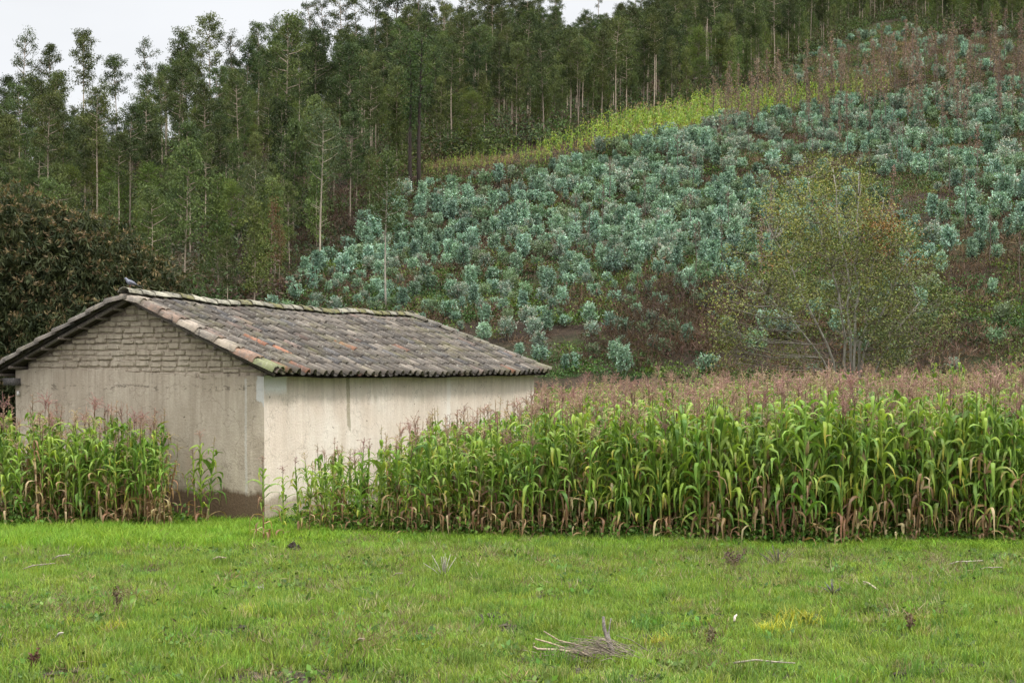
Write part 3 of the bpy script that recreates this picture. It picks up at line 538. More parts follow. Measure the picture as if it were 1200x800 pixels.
def put(key, x, y, scale=1.0, rz=None, vi=None, zs=None, z=None):
    d = KIND[key]; vi = int(rng.integers(0, len(d['v']))) if vi is None else vi; rz = rng.uniform(0, 6.28) if rz is None else rz
    if vi not in d['protos']:
        r = empty(d['name']); nm = d.get('parts', ('trunk', 'crown'))
        for me, pn in zip(d['me'][vi], nm):
            o = bpy.data.objects.new(pn, me); col.objects.link(o); o.parent = r
        d['protos'][vi] = r; o = r
    else: o = copy_tree(d['protos'][vi])
    o.location = (x, y, (float(hgt(x, y)) if z is None else z)-.05); o.rotation_euler = (0, 0, rz); o.scale = (scale, scale, zs or scale); o['category'] = d['cat']; return o, vi
BK = (.21, .17, .13)
kind('tall', 8, 'tall bare-trunked eucalyptus', 'eucalyptus_tree', 'tree', lambda: tree_parts(20, rng.uniform(.50, .66), rng.uniform(1.7, 2.5), 22, 56, .36, .115, (.042, .060, .026), (.095, .120, .036), bk_(BK, rng.uniform(.9, 2.0)), .6, 'dome', .40, 3, .12, .03, .04, 6), M_euc)
kind('sky', 6, 'tall open-crowned eucalyptus', 'eucalyptus_tree', 'tree', lambda: tree_parts(19, rng.uniform(.45, .62), rng.uniform(1.6, 2.5), 15, 70, .30, .10, DG, (.06, .085, .036), bk_(BK, 1.3), .6, 'open', .34, 2, .11, .03, .045, 4, 1.0), M_euc)
kind('dark', 6, 'dark dense eucalyptus', 'eucalyptus_tree', 'tree', lambda: tree_parts(17, rng.uniform(.30, .46), rng.uniform(1.8, 2.6), 26, 60, .36, .12, (.030, .045, .020), (.066, .088, .030), bk_(BK, rng.uniform(.7, 1.5)), .6, 'dome', .42, 3, .12, .03, .04, 3), M_euc)
kind('slim', 6, 'slim leafy eucalyptus', 'eucalyptus_tree', 'tree', lambda: tree_parts(13, rng.uniform(.25, .42), rng.uniform(1.0, 1.5), 26, 46, .28, .095, (.050, .070, .030), (.115, .145, .044), bk_(BK, rng.uniform(1, 2)), .8, 'dome', .32, 3, .065, .03, .03, 3), M_euc)
kind('young', 6, 'young light green eucalyptus', 'eucalyptus_tree', 'tree', lambda: tree_parts(8, .12, rng.uniform(.8, 1.15), 26, 42, .22, .075, (.07, .10, .035), (.15, .185, .05), bk_(BK, 1.5), .7, 'cone', .27, 3, .05, .02, .02, 0), M_euc)
kind('green', 4, 'broad bright green tree', 'broadleaf_tree', 'tree', lambda: tree_parts(10, .25, rng.uniform(1.7, 2.2), 30, 80, .20, .08, (.050, .078, .020), (.11, .14, .028), bk_(BK, .8), .3, 'dome', .40, 3, .12, .02, .04), M_euc)
kind('rust', 3, 'thin rusty dying eucalyptus', 'dying_eucalyptus', 'tree', lambda: tree_parts(9, .35, .9, 14, 26, .30, .08, RD, (.13, .088, .055), bk_(BK, 1.3), .8, 'cone', .35, 2, .05, .02, .02, 2), M_dry)

def scatter_region(n, test, ymin, ymax, umax=.40, mind=2.2, dens=None):
    out = []; cell = {}
    tries = n*40; Y = np.sqrt(rng.uniform(ymin**2, ymax**2, tries)); U = rng.uniform(-umax, umax, tries); X = U*Y; Z = hgt(X, Y); px, py = proj(X, Y, Z); ok = test(px, py, X, Y)
    if dens is not None: ok &= rng.uniform(0, 1, tries) < dens(px, py, X, Y)
    for x, y, z in zip(X[ok], Y[ok], Z[ok]):
        k = (int(x/mind), int(y/mind)); bad = False
        for a in (-1, 0, 1):
            for b in (-1, 0, 1):
                for (u, v) in cell.get((k[0]+a, k[1]+b), ()):
                    if (u-x)**2+(v-y)**2 < mind*mind: bad = True
        if bad: continue
        cell.setdefault(k, []).append((x, y)); out.append((x, y, z))
        if len(out) >= n: break
    return out
# forest edge in ground terms: left of the sapling field or beyond the maize strip
edge = lambda px: np.interp(px, [-50, 250, 300, 345, 420, 500, 560, 620, 700, 820, 890, 940, 1000, 1060, 1100, 1250], [420, 385, 368, 333, 268, 196, 187, 180, 158, 128, 108, 72, 40, 18, 45, 48])
def ftest(px, py, X, Y): return (py < edge(px)-2) & (Y > 62) & (Y < np.interp(X/Y, RU, RY)+6)
FT = []
def where_forest(px, py, y):
    if y > 175 and px < 250: return 'on the skyline above the flowering tree' if px < 110 else 'on the skyline above the shed'
    if px < 110: return 'behind the flowering tree'
    if px < 230: return 'low behind the shed ridge' if py > 290 else 'upslope behind the shed ridge'
    if px < 350: return 'at the wood foot above the roof' if py > 280 else 'mid-wood above the roof' if py > 210 else 'high wood above the roof'
    if px < 500: return 'beside the sapling field' if py > 215 else 'uphill of the twin dark trunks' if py > 150 else 'near the hilltop over the twin trunks'
    if py < 60: return 'on the ridge by the sky gap' if px < 780 else 'at the very hilltop'
    if px < 640: return 'behind the maize strip\'s low end' if py > 165 else 'deeper past the strip\'s low end'
    if px < 780: return 'behind the maize strip\'s middle' if py > edge(px)-22 else 'deeper past the strip\'s middle'
    if px < 900: return 'behind the maize strip\'s high end' if py > edge(px)-22 else 'deeper past the strip\'s high end'
    return 'above the brown clearing' if px < 1080 else 'above the rust saplings'
# placed by eye: skyline trees and others that stand out. px, base py, top py, kind, variant
picks = [(29, 205, 37, 'sky', 0), (57, 205, 50, 'tall', 1), (96, 203, 33, 'tall', 4), (137, 203, 64, 'tall', 6), (172, 200, 47, 'sky', 3), (211, 195, 32, 'tall', 3), (246, 180, 14, 'tall', 0), (303, 165, 24, 'tall', 1), (346, 150, 20, 'sky', 5), (381, 140, 0, 'sky', 2),
         (10, 215, 88, 'dark', 2), (115, 212, 112, 'dark', 0), (190, 205, 90, 'tall', 2), (36, 212, 92, 'tall', 5), (272, 172, 40, 'sky', 1), (325, 160, 20, 'sky', 3), (420, 128, -8, 'sky', 0), (365, 145, 2, 'sky', 4), (402, 132, -20, 'tall', 2), (438, 122, -34, 'tall', 6), (462, 118, -22, 'dark', 1), (492, 112, -40, 'tall', 3), (520, 106, -30, 'sky', 2), (548, 98, -42, 'tall', 1), (575, 90, -30, 'dark', 3), (604, 80, -34, 'tall', 5), (632, 66, -30, 'sky', 5), (702, 48, -34, 'sky', 4), (655, 60, -12, 'sky', 1), (745, 40, -40, 'sky', 0), (780, 38, -40, 'tall', 0)]
for px, by, ty, k, vi in picks:
    p = hit(px, by); H = {'sky': 19.4, 'tall': 20.4, 'dark': 17.4}[k]; s = (by-ty)/F*p[1]/H
    o, v = put(k, p[0], p[1], s, None, vi); FT.append((o, k, px, by, p[1]))
pts = []
front = scatter_region(150, lambda px, py, X, Y: ftest(px, py, X, Y) & (py > edge(px)-24), 62, 300, .40, 2.2)
mid = scatter_region(2400, lambda px, py, X, Y: ftest(px, py, X, Y), 70, 440, .40, 2.35)
def pick_kind(px, py, y, X):
    r = rng.random(); n = float(vn(X, y, .05, 21)); gap = px-500
    if px < 480:
        low = (py-np.interp(px, [0, 250, 480], [215, 190, 150]))/100     # 0 up the hill, 1 at the foot
        if low > .95: ks = ['young', 'slim', 'green', 'rust', 'slim']; w = [.40, .34, .10, .05, .11]
        elif low > .35: ks = ['young', 'slim', 'green', 'tall', 'dark']; w = [.22, .38, .10, .18, .12]
        else: ks = ['slim', 'tall', 'green', 'dark', 'sky']; w = [.22, .22, .14, .34, .08]
    else: ks = ['tall', 'dark', 'slim', 'green', 'young']; w = [.20, .22, .30, .10, .18]
    if px > 1080: ks = ['dark', 'slim', 'green', 'young', 'tall']; w = [.2, .3, .2, .25, .05]
    return ks[int(rng.choice(5, p=w))]
allp = [(x, y, z) for x, y, z in front]+[p for p in mid]
F_SIZE = {'tall': 20, 'sky': 19, 'dark': 17, 'slim': 13, 'young': 8, 'green': 10, 'rust': 9}
rest = []; things = []
for x, y, z in allp:
    px, py = proj(x, y, z); k = pick_kind(px, py, y, x); s = rng.uniform(.72, 1.08)*(.60 if k in ('tall', 'sky', 'dark') else .74 if k in ('slim', 'green') else .9)
    # keep the skyline gaps of the photograph
    H = F_SIZE[k]*s; top = py-F*H/y
    lim = np.interp(px, [0, 60, 90, 110, 150, 200, 240, 300, 380, 420, 640, 660, 700, 760, 800, 1300], [100, 112, 150, 140, 150, 98, 66, 50, 12, -20, -30, 34, 30, 8, -40, -60])
    if top < lim: s *= max(.35, (py-lim)/(py-top))
    if y > 270 and 560 < px < 800: s *= .75
    if px < 260 and y > 155 and rng.random() < np.interp(px, [0, 60, 110, 170, 260], [.35, .6, .82, .75, .3]): continue
    things.append((H*s/y, x, y, z, k, s, px, py))
# those that show: rank by size, front rows first
def shown(t):
    _, x, y, z, k, s, px, py = t; e = float(edge(px)); return (1.0 if py > e-60 else .62 if py > e-110 else .35)*t[0] + (.03 if py-F*F_SIZE[k]*s/y < 60 else 0)
things.sort(key=shown, reverse=True)
NF = 280-len(picks)
for t in things[:NF]:
    _, x, y, z, k, s, px, py = t; o, v = put(k, x, y, s); FT.append((o, k, px, py, y))
rest = things[NF:]
fv = [joined([t, c], [M_bark, M_euc]) for k in ('tall', 'dark', 'slim', 'slim', 'green') for t, c in KIND[k]['v'][:3]]
def kindscale(lst, ks): return [t for t in lst if t[4] in ks]
for ks, nm, lb in ((('tall', 'sky', 'dark', 'slim', 'green', 'young', 'rust'), 'far_wood', 'far trees of the eucalyptus wood reading as one dark mass'),):
    sub = kindscale(rest, ks); stuff(nm, lb, fv, [t[1:4] for t in sub], None, np.array([F_SIZE[t[4]]*t[5]/15.5 for t in sub]))

# the two dark trunks beside the sapling field and the slender trees in front of it
kind('twin', 2, 'tall eucalyptus with a dark sooty trunk', 'eucalyptus_tree', 'tree', lambda: tree_parts(19, .45, 1.9, 16, 30, .46, .14, DG, MG_, (.035, .025, .02), .6, 'open', .55, 2, .27, .012, .05, 8), M_euc)
for px, by, ty, s_ in ((491, 226, 35, 0), (481, 228, 55, 1)):
    p = hit(px, by); o, v = put('twin', p[0], p[1], (by-ty)/F*p[1]/19.3, None, s_); tag(o, ('straighter and nearer' if s_ == 0 else 'slimmer left') + ' of the twin dark trunks beside the maize strip', 'tree', 'eucalyptus trees of the hillside wood')
kind('lone', 3, 'slender pale-trunked eucalyptus', 'eucalyptus_tree', 'tree', lambda: tree_parts(12, .52, 1.5, 18, 34, .26, .08, (.05, .075, .04), (.085, .11, .05), (.34, .29, .22), .6, 'dome', .45, 3, .075, .02, .025, 8), M_euc)
kind('lonelow', 2, 'slim tree', 'eucalyptus_tree', 'tree', lambda: tree_parts(10, .52, 1.25, 20, 44, .22, .07, (.05, .085, .03), (.10, .14, .04), (.30, .27, .22), .5, 'dome', .42, 3, .06, .01, .02, 2), M_euc)
for px, by, ty, k, vi, lb in ((375, 316, 128, 'lone', 0, 'slender tree with long pale bare trunk between wood and saplings'), (452, 366, 178, 'lonelow', 0, 'slim tree with a bright green crown among the blue-green saplings'), (296, 352, 190, 'lone', 1, 'pale-trunked slender tree just above the roof ridge'), (338, 290, 150, 'lone', 2, 'thin pale tree at the foot of the wood, uphill of the shed')):
    p = hit(px, by); o, v = put(k, p[0], p[1], (by-ty)/F*p[1]/(12.2 if k == 'lone' else 10.2), None, vi); tag(o, lb, 'tree')
for px, by, ty in ((318, 344, 232), (309, 348, 255), (327, 340, 262), (443, 248, 185), (436, 240, 190)):
    p = hit(px, by); o, v = put('rust', p[0], p[1], (by-ty)/F*p[1]/9.2); FT.append((o, 'rust', px, by, p[1]))
set_labels([(o, KIND[k]['look'], where_forest(px, py, y), px, py) for o, k, px, py, y in FT])
for o, *_ in FT: o['group'] = 'eucalyptus trees of the hillside wood'

# ------------------------------------------------------------------ big drooping tree behind the shed
def mass_tree(name, label, base, lobes, nleaf, ln, wd, A, B, tipc, mat, trunk_r, bark):
    root = empty(name, base); tag(root, label, 'tree'); tb = MB(); cm = MB(); b = np.array(base)
    for (cx_, cy_, cz_, rx, ry, rz_) in lobes:
        c = np.array([cx_, cy_, cz_]); tb.tube([(0, 0, 0), c*np.array([.3, .3, .45]), c*np.array([.8, .8, .8]), c], [trunk_r, trunk_r*.6, trunk_r*.3, .03], 6, bark)
        V = rx*ry*rz_; k = int(nleaf*(rx*rz_)); d = rng.normal(size=(k, 3)); d /= np.linalg.norm(d, axis=1, keepdims=True); rad = rng.uniform(.70, 1.04, (k, 1))
        P = c+d*rad*np.array([rx, ry, rz_])
        P = P[P[:, 2] > .15]; k = len(P); 
        # tufts: each point bears a rosette of drooping leaves, some with a rusty flower head
        m = 9; C = np.repeat(P, m, 0)+rng.normal(0, .05, (k*m, 3)); D = rng.normal(0, .8, (k*m, 3)); D[:, 2] -= 1.0
        f = np.repeat(rng.uniform(0, 1, k), m)[:, None]; cc_ = (np.array(A)*(1-f)+np.array(B)*f)*rng.normal(1, .25, (k*m, 1)).clip(.4, 1.8)
        cm.leaves(C, D, rng.uniform(.7, 1.2, k*m)*ln, wd, cc_)
        fl = P[(rng.uniform(0, 1, k) < .36) & (d[:k, 2] > -.3) if len(d) == k else rng.uniform(0, 1, k) < .26]; q = 9
        C = np.repeat(fl+[0, 0, .05], q, 0)+rng.normal(0, .035, (len(fl)*q, 3)); D = rng.normal(0, .7, (len(C), 3)); D[:, 2] += .6
        cm.leaves(C, D, .13, .045, vary(tipc, len(C), .25))
    tb.build('trunk', M_bark, root, True); cm.build('crown', mat, root); return root
S = 37/F
mass_tree('flowering_tree', 'broad dark tree with rusty brown flower heads behind the shed', (-13.0, 37.5, 0),
          [(-2.6, 0, 4.6, 2.5, 2.2, 2.6), (-.2, -.3, 4.9, 2.3, 2.0, 2.5), (1.5, .2, 4.5, 2.1, 1.9, 2.3), (3.1, 0, 3.7, 1.7, 1.6, 2.0), (3.9, .3, 2.6, 1.2, 1.3, 1.9), (-4.0, .5, 3.2, 2.3, 2.0, 2.7), (1.6, -1.2, 2.4, 2.4, 1.6, 2.2), (-1.4, -1.3, 2.2, 2.8, 1.7, 2.3), (.7, 0, 5.4, 1.2, 1.4, 1.6)],
          330, .22, .045, (.026, .038, .017), (.058, .068, .028), (.165, .13, .065), M_euc, .22, (.12, .1, .08))

# ------------------------------------------------------------------ sparse olive-yellow tree beyond the corn
def olive_tree():
    base = (11.9, 50.0, 0); root = empty('sparse_tree', base); tag(root, 'wide sparse yellow-olive tree with several thin pale stems beyond the corn', 'tree')
    tb = MB(); r_ = random.Random(3); stems = []
    for x1, y1, z1 in ((-2.6, .3, 7.2), (-1.6, -.6, 9.2), (-.5, .5, 9.7), (.3, -.3, 9.4), (1.3, .4, 8.6), (2.0, -.4, 6.6), (-3.0, -.5, 5.2), (2.4, .3, 5.0)):
        e = np.array([x1, y1, z1]); b0 = np.array([r_.uniform(-.2, .2), r_.uniform(-.15, .15), -.1]); t = np.linspace(0, 1, 12)[:, None]
        P = b0+(e-b0)*np.concatenate([t**1.5, t**1.5, t**.9], 1)+np.array([[r_.gauss(0, .07)*min(1, q*.3), r_.gauss(0, .07)*min(1, q*.3), 0] for q in range(12)])
        stems.append(P); tb.tube(P, np.linspace(.062, .016, 12), 6, (.27, .25, .21))
    SP = np.concatenate(stems); C = []; 
    while len(C) < 430:
        z = r_.triangular(1.4, 10.1, 4.8); w = np.interp(z, [1.5, 3, 4.6, 6, 8, 9.4, 10.2], [2.1, 3.6, 4.1, 3.7, 2.8, 2.0, .7]); a = r_.uniform(0, 6.28); q = r_.uniform(.15, 1)**.6; x, y = w*q*math.cos(a)*1.1-.95, w*q*math.sin(a)*.8
        n_ = float(vn(x*1.0+z*.37, z*1.0+y*.6, .75, 71)); 
        if n_ < .45 and r_.random() < .9: continue
        C.append((x, y, z))
    C = np.array(C); cl_ = []; D_ = []; cc_ = []; k = 78
    for p in C:
        d = np.linalg.norm((SP-p)*[1, 1, 1.0], axis=1)+np.where(SP[:, 2] > p[2]-.25, 3, 0); o = SP[int(np.argmin(d))]; m = o*.5+p*.5+np.array([0, 0, -.12]); tb.tube([o, m, p], [.017, .011, .005], 4, (.19, .17, .135), False)
        for _ in range(3):
            tw = p+rng.normal(0, .32, 3); tb.tube([p*.7+m*.3, tw], [.006, .003], 4, (.16, .14, .11), False)
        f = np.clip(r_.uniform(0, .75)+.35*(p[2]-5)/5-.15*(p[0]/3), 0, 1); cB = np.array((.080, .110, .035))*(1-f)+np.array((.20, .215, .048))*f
        if r_.random() < .035: cB = np.array((.20, .11, .03))
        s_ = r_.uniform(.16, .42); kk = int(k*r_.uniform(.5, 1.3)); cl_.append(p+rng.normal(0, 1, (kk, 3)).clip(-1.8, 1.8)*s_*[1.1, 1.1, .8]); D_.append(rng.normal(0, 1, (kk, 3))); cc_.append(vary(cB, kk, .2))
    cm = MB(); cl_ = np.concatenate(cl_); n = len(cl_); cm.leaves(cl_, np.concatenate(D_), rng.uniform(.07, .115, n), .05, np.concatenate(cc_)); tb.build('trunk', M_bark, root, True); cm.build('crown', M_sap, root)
OP = olive_tree()

# ------------------------------------------------------------------ blue-green saplings
def sapling(H, w, nb, A, B, tipc=None, dens=1.0):
    tb = MB(); tb.tube([(0, 0, -.1), (rng.normal(0, .04), rng.normal(0, .04), H*.5), (rng.normal(0, .07), rng.normal(0, .07), H*.95)], [.03, .02, .008], 5, (.13, .1, .07)); C = []; D = []; Cl = []
    for i in range(nb):
        t = .08+.8*(i/nb); an = i*2.4+rng.uniform(-.3, .3); rr_ = w*(1.0-.62*t)*rng.uniform(.65, 1.15); ele = rng.uniform(.45, 1.0)
        o = np.array([0, 0, t*H*.75]); e = o+np.array([math.cos(an)*rr_, math.sin(an)*rr_, rr_*ele+H*.10]); tb.tube([o, e], [.012, .004], 4, (.13, .1, .08), False)
        m = int(24*dens); f = rng.uniform(.25, 1.0, m)[:, None]; P = o*(1-f)+e*f; bd = (e-o)/np.linalg.norm(e-o)
        C.append(P+rng.normal(0, .05, P.shape)); dd = rng.normal(0, .8, P.shape)+bd*.9; D.append(dd); g = rng.uniform(0, 1)
        c = vary(np.array(A)*(1-g)+np.array(B)*g, m, .18); 
        if tipc is not None and rng.random() < .3: c[f[:, 0] > .8] = tipc
        Cl.append(c)
    C = np.concatenate(C); D = np.concatenate(D); cm = MB(); cm.leaves(C, D, rng.uniform(.12, .20, len(C)), rng.uniform(.065, .10, len(C)), np.concatenate(Cl)); return tb, cm
SA, SB = (.09, .170, .100), (.33, .465, .345)
def skind(key, n, look, fn):
    kind(key, n, look, 'eucalyptus_sapling', 'sapling', fn, M_sap); KIND[key]['parts'] = ('stem', 'foliage')
skind('bush', 5, 'bushy blue-green sapling', lambda: sapling(rng.uniform(1.5, 2.1), rng.uniform(.65, .95), 46, SA, SB))
skind('spire', 5, 'pointed blue-green sapling', lambda: sapling(rng.uniform(2.2, 2.8), rng.uniform(.5, .7), 52, SA, SB))
skind('pinky', 3, 'mauve-tipped grey sapling', lambda: sapling(2.0, .95, 44, (.13, .19, .13), (.30, .38, .30), (.33, .31, .25)))
skind('greeny', 3, 'loose green sapling', lambda: sapling(1.7, .95, 34, (.09, .15, .065), (.20, .28, .16), None, .9))
def sdens(px, py, X, Y):
    d = np.where(px < 860, np.interp(py, [150, 200, 280, 330, 370, 440], [1, 1, .8, .45, .30, .25]), np.interp(py, [100, 200, 300, 440], [.6, .36, .24, .22]))
    d = d*np.where((px > 600) & (py > 330), .7, 1.0)
    c = vn(X, Y, .12, 31); return d*np.where((px < 860) & (py < 320), np.clip((c-.12)*3.5, .25, 1), np.clip((c-.30)*3.4, .05, 1))*np.where((px > 480) & (px < 900) & (py < edge(px)+np.interp(px, [480, 640, 720, 900], [22, 22, 17, 15])), 0, 1)
sp_ = scatter_region(2300, lambda px, py, X, Y: inpoly(px, py, SAP) & (Y > 64), 62, 230, .40, 1.08, sdens)
sp_ += scatter_region(160, lambda px, py, X, Y: inpoly(px, py, [(560, 445), (1230, 445), (1230, 380), (600, 390)]) & (Y > 52) & (Y < 80), 52, 80, .40, 2.4, lambda *a: .5)
sp_ += scatter_region(60, lambda px, py, X, Y: (px > 1060) & (py > 46) & (py < 100), 120, 330, .40, 2.2)
sp_ += scatter_region(120, lambda px, py, X, Y: inpoly(px, py, CLEAR), 120, 330, .40, 2.2, lambda px, py, X, Y: np.where(px < 1060, .8, .4))
sd_ = []
for x, y, z in sp_:
    px, py = proj(x, y, z); b = float(vn(x, y, .08, 33)); r = rng.random()
    k = 'greeny' if r < .16+.2*(px > 900) else 'pinky' if r > .95 else 'spire' if r < .66 else 'bush'
    s = rng.choice([rng.uniform(.45, .8), rng.uniform(.75, 1.1), rng.uniform(1.0, 1.3)], p=[.38, .47, .15])*(.64 if py > 330 else .80 if py > 290 else .90)*(.58 if py < float(edge(px))+np.interp(px, [480, 700], [42, 24]) and 480 < px < 900 else 1); sd_.append((s/y*(1 if px < 1210 and px > -5 else .1)*(.3 if (px < 630 and py > 372) else 1), x, y, z, k, s, px, py))
sd_.sort(key=lambda t: t[0], reverse=True)
def where_sap(px, py, y):
    v = 'low' if py > 365 else 'lower' if py > 320 else 'halfway up' if py > 275 else 'upper' if py > 230 else 'high' if py > 190 else 'topmost'
    band = {'low': 'at the slope foot', 'lower': 'on the lower slope', 'halfway up': 'mid-slope', 'upper': 'on the upper slope', 'high': 'high up', 'topmost': 'near the top'}[v]
    h = 'above the roof' if px < 480 else 'above the roof end' if px < 590 else 'past the shed' if px < 680 else 'before the sparse tree' if px < 780 else 'left of the sparse tree' if px < 870 else 'by the sparse tree' if px < 1000 else 'right of the sparse tree' if px < 1110 else 'near the right edge'
    return band+' '+h
lab = []
for t in sd_[:290]:
    _, x, y, z, k, s, px, py = t; o, v = put(k, x, y, s); o['group'] = 'blue-green eucalyptus saplings planted on the slope'; lab.append((o, ('big ' if s > 1.1 else 'small ' if s < .8 else '')+KIND[k]['look'], where_sap(px, py, y), px, py))
set_labels(lab)
sv_ = [joined([t, c], [M_bark, M_sap]) for k in ('bush', 'bush', 'spire', 'pinky', 'greeny') for t, c in KIND[k]['v'][:2]]
rs = sd_[290:]; stuff('sapling_plantation', 'smaller blue-green saplings covering the rest of the slope', sv_, [t[1:4] for t in rs], None, np.array([t[5] for t in rs]))

# thin rust-brown dead saplings
def deadsap(H, k, A=(.20, .14, .105), bare=.35):
    tb = MB(); zz = np.linspace(0, H, 5); T = np.stack([rng.normal(0, .05, 5), rng.normal(0, .05, 5), zz], 1); tb.tube(T, np.linspace(.045, .012, 5), 4, (.13, .10, .085)); C = []; D = []
    for i in range(k):
        t = bare+(1-bare)*i/k; an = rng.uniform(0, 6.28); l = .55*(1.2-t)*rng.uniform(.5, 1.2); o = np.array([0, 0, t*H]); e = o+[math.cos(an)*l, math.sin(an)*l, l*1.1]; tb.tube([o, e], [.014, .006], 4, (.14, .10, .085), False)
        m = 6; f = rng.uniform(.3, 1.05, m)[:, None]; C.append(o*(1-f)+e*f+rng.normal(0, .09, (m, 3))); D.append(rng.normal(0, 1, (m, 3))-[0, 0, .8])
    cm = MB(); C = np.concatenate(C); cm.leaves(C, np.concatenate(D), .22, .075, vary(A, len(C), .25)); return tb, cm
kind('dead', 5, 'rust-brown dead sapling', 'dead_sapling', 'sapling', lambda: deadsap(rng.uniform(4.2, 5.6), 26), M_dry); KIND['dead']['parts'] = ('stem', 'foliage')
kind('bare', 3, 'bare grey dead sapling', 'dead_sapling', 'sapling', lambda: deadsap(rng.uniform(4, 5.2), 8, (.12, .09, .07), .7), M_dry); KIND['bare']['parts'] = ('stem', 'foliage')
dz = [(830, 152), (900, 112), (980, 92), (1080, 78), (1215, 66), (1215, 150), (1120, 165), (1000, 160), (900, 168)]
dp = scatter_region(150, lambda px, py, X, Y: inpoly(px, py, dz), 90, 260, .40, 1.3)
dp2 = scatter_region(60, lambda px, py, X, Y: inpoly(px, py, [(640, 250), (850, 170), (1210, 160), (1210, 420), (820, 420)]), 60, 170, .40, 2.5)
lab = []
for i, (x, y, z) in enumerate(dp+dp2):
    px, py = proj(x, y, z); k = 'dead' if (i < len(dp) and rng.random() < .85) or rng.random() < .25 else 'bare'; s = rng.uniform(.7, 1.25) if i < len(dp) else rng.uniform(.55, .9); o, v = put(k, x, y, s); o['group'] = 'dead saplings standing on the slope'
    h = 'over the maize strip end' if px < 930 else 'below the brown clearing' if px < 1040 else 'right of the brown clearing' if px < 1130 else 'near the right edge'
    if i >= len(dp): h = 'left of the sparse tree' if px < 870 else 'beside the sparse tree' if px < 1090 else 'right of the sparse tree'
    vt = 'near the hilltop' if py < 90 else 'high up the slope' if py < 110 else 'upper slope' if py < 130 else 'below the strip line' if py < 170 else 'midway up' if py < 300 else 'low down'
    lab.append((o, ('short ' if s < .85 else 'tall ' if s > 1.1 else '')+KIND[k]['look'], (h+' '+vt).replace('beside the sparse tree', 'by the sparse tree').replace('below the strip line', 'below the strip'), px, py))
set_labels(lab)

# ground cover of the slope: green herbs, bracken, brown brush
def tuft(n, w, h, ln, wd, A, up=.8):
    m = MB(); P = rng.normal(0, 1, (n, 3))*[w, w, 0]; P[:, 2] = np.abs(rng.normal(0, h*.5, n)); D = rng.normal(0, .8, (n, 3)); D[:, 2] += up; m.leaves(P, D, rng.uniform(.6, 1.2, n)*ln, wd, vary(A, n, .3)); return m
herb = [tuft(150, .35, .25, .11, .05, c).mesh('herb', M_sap) for c in ((.055, .10, .018), (.085, .125, .022), (.04, .075, .02))]
brush = [tuft(90, .4, .4, .34, .035, c).mesh('brush', M_dry) for c in ((.11, .072, .05), (.085, .058, .04), (.15, .10, .065), (.06, .043, .03))]
inhill = lambda px, py, X, Y: (((px > 1000) & (py > 40) & (py < 125)) | inpoly(px, py, SAP) | inpoly(px, py, CLEAR) | ((py > 380) & (px > 560) & (py < 446))) & (Y > 50)
gp = scatter_region(4600, inhill, 50, 300, .40, .55, lambda px, py, X, Y: np.clip((vn(X, Y, .16, 41)-.34)*5, .10, 1))
stuff('slope_herbs', 'low green herbs growing between the saplings', herb, gp, None, rng.uniform(.6, 1.9, len(gp)), .1)
gp = scatter_region(3600, inhill, 50, 300, .40, .55, lambda px, py, X, Y: np.clip((vn(X, Y, .14, 43)-.35)*4, .1, 1))
stuff('slope_brush', 'dry brown brush and bracken covering the slope', brush, gp, None, rng.uniform(.5, 1.5, len(gp)), .1)
under = [tuft(420, .8, .9, .20, .075, c, .2).mesh('shrub', M_euc) for c in ((.055, .08, .03), (.08, .11, .035), (.09, .068, .045), (.05, .065, .035))]
gp = scatter_region(3600, ftest, 62, 420, .40, 1.2)+scatter_region(500, lambda px, py, X, Y: ftest(px, py, X, Y) & (py > edge(px)-16), 62, 300, .40, .9)
stuff('undergrowth', 'shrubby undergrowth beneath the wood', under, gp, None, rng.uniform(.8, 2.2, len(gp)), .1)
bt = [tuft(260, .8, .8, .5, .03, c, .9).mesh('thicket', M_dry) for c in ((.06, .042, .034), (.075, .05, .035))]
gp = scatter_region(80, lambda px, py, X, Y: inpoly(px, py, [(330, 300), (385, 235), (470, 215), (500, 222), (430, 275), (360, 330)]), 70, 170, .4, 1.2)+scatter_region(50, lambda px, py, X, Y: inpoly(px, py, [(700, 420), (760, 350), (900, 350), (900, 430)]), 50, 100, .4, 1.1)
stuff('brown_thicket', 'leafless brown thicket along the wood edge', bt, gp, None, rng.uniform(.8, 1.5, len(gp)), .1)

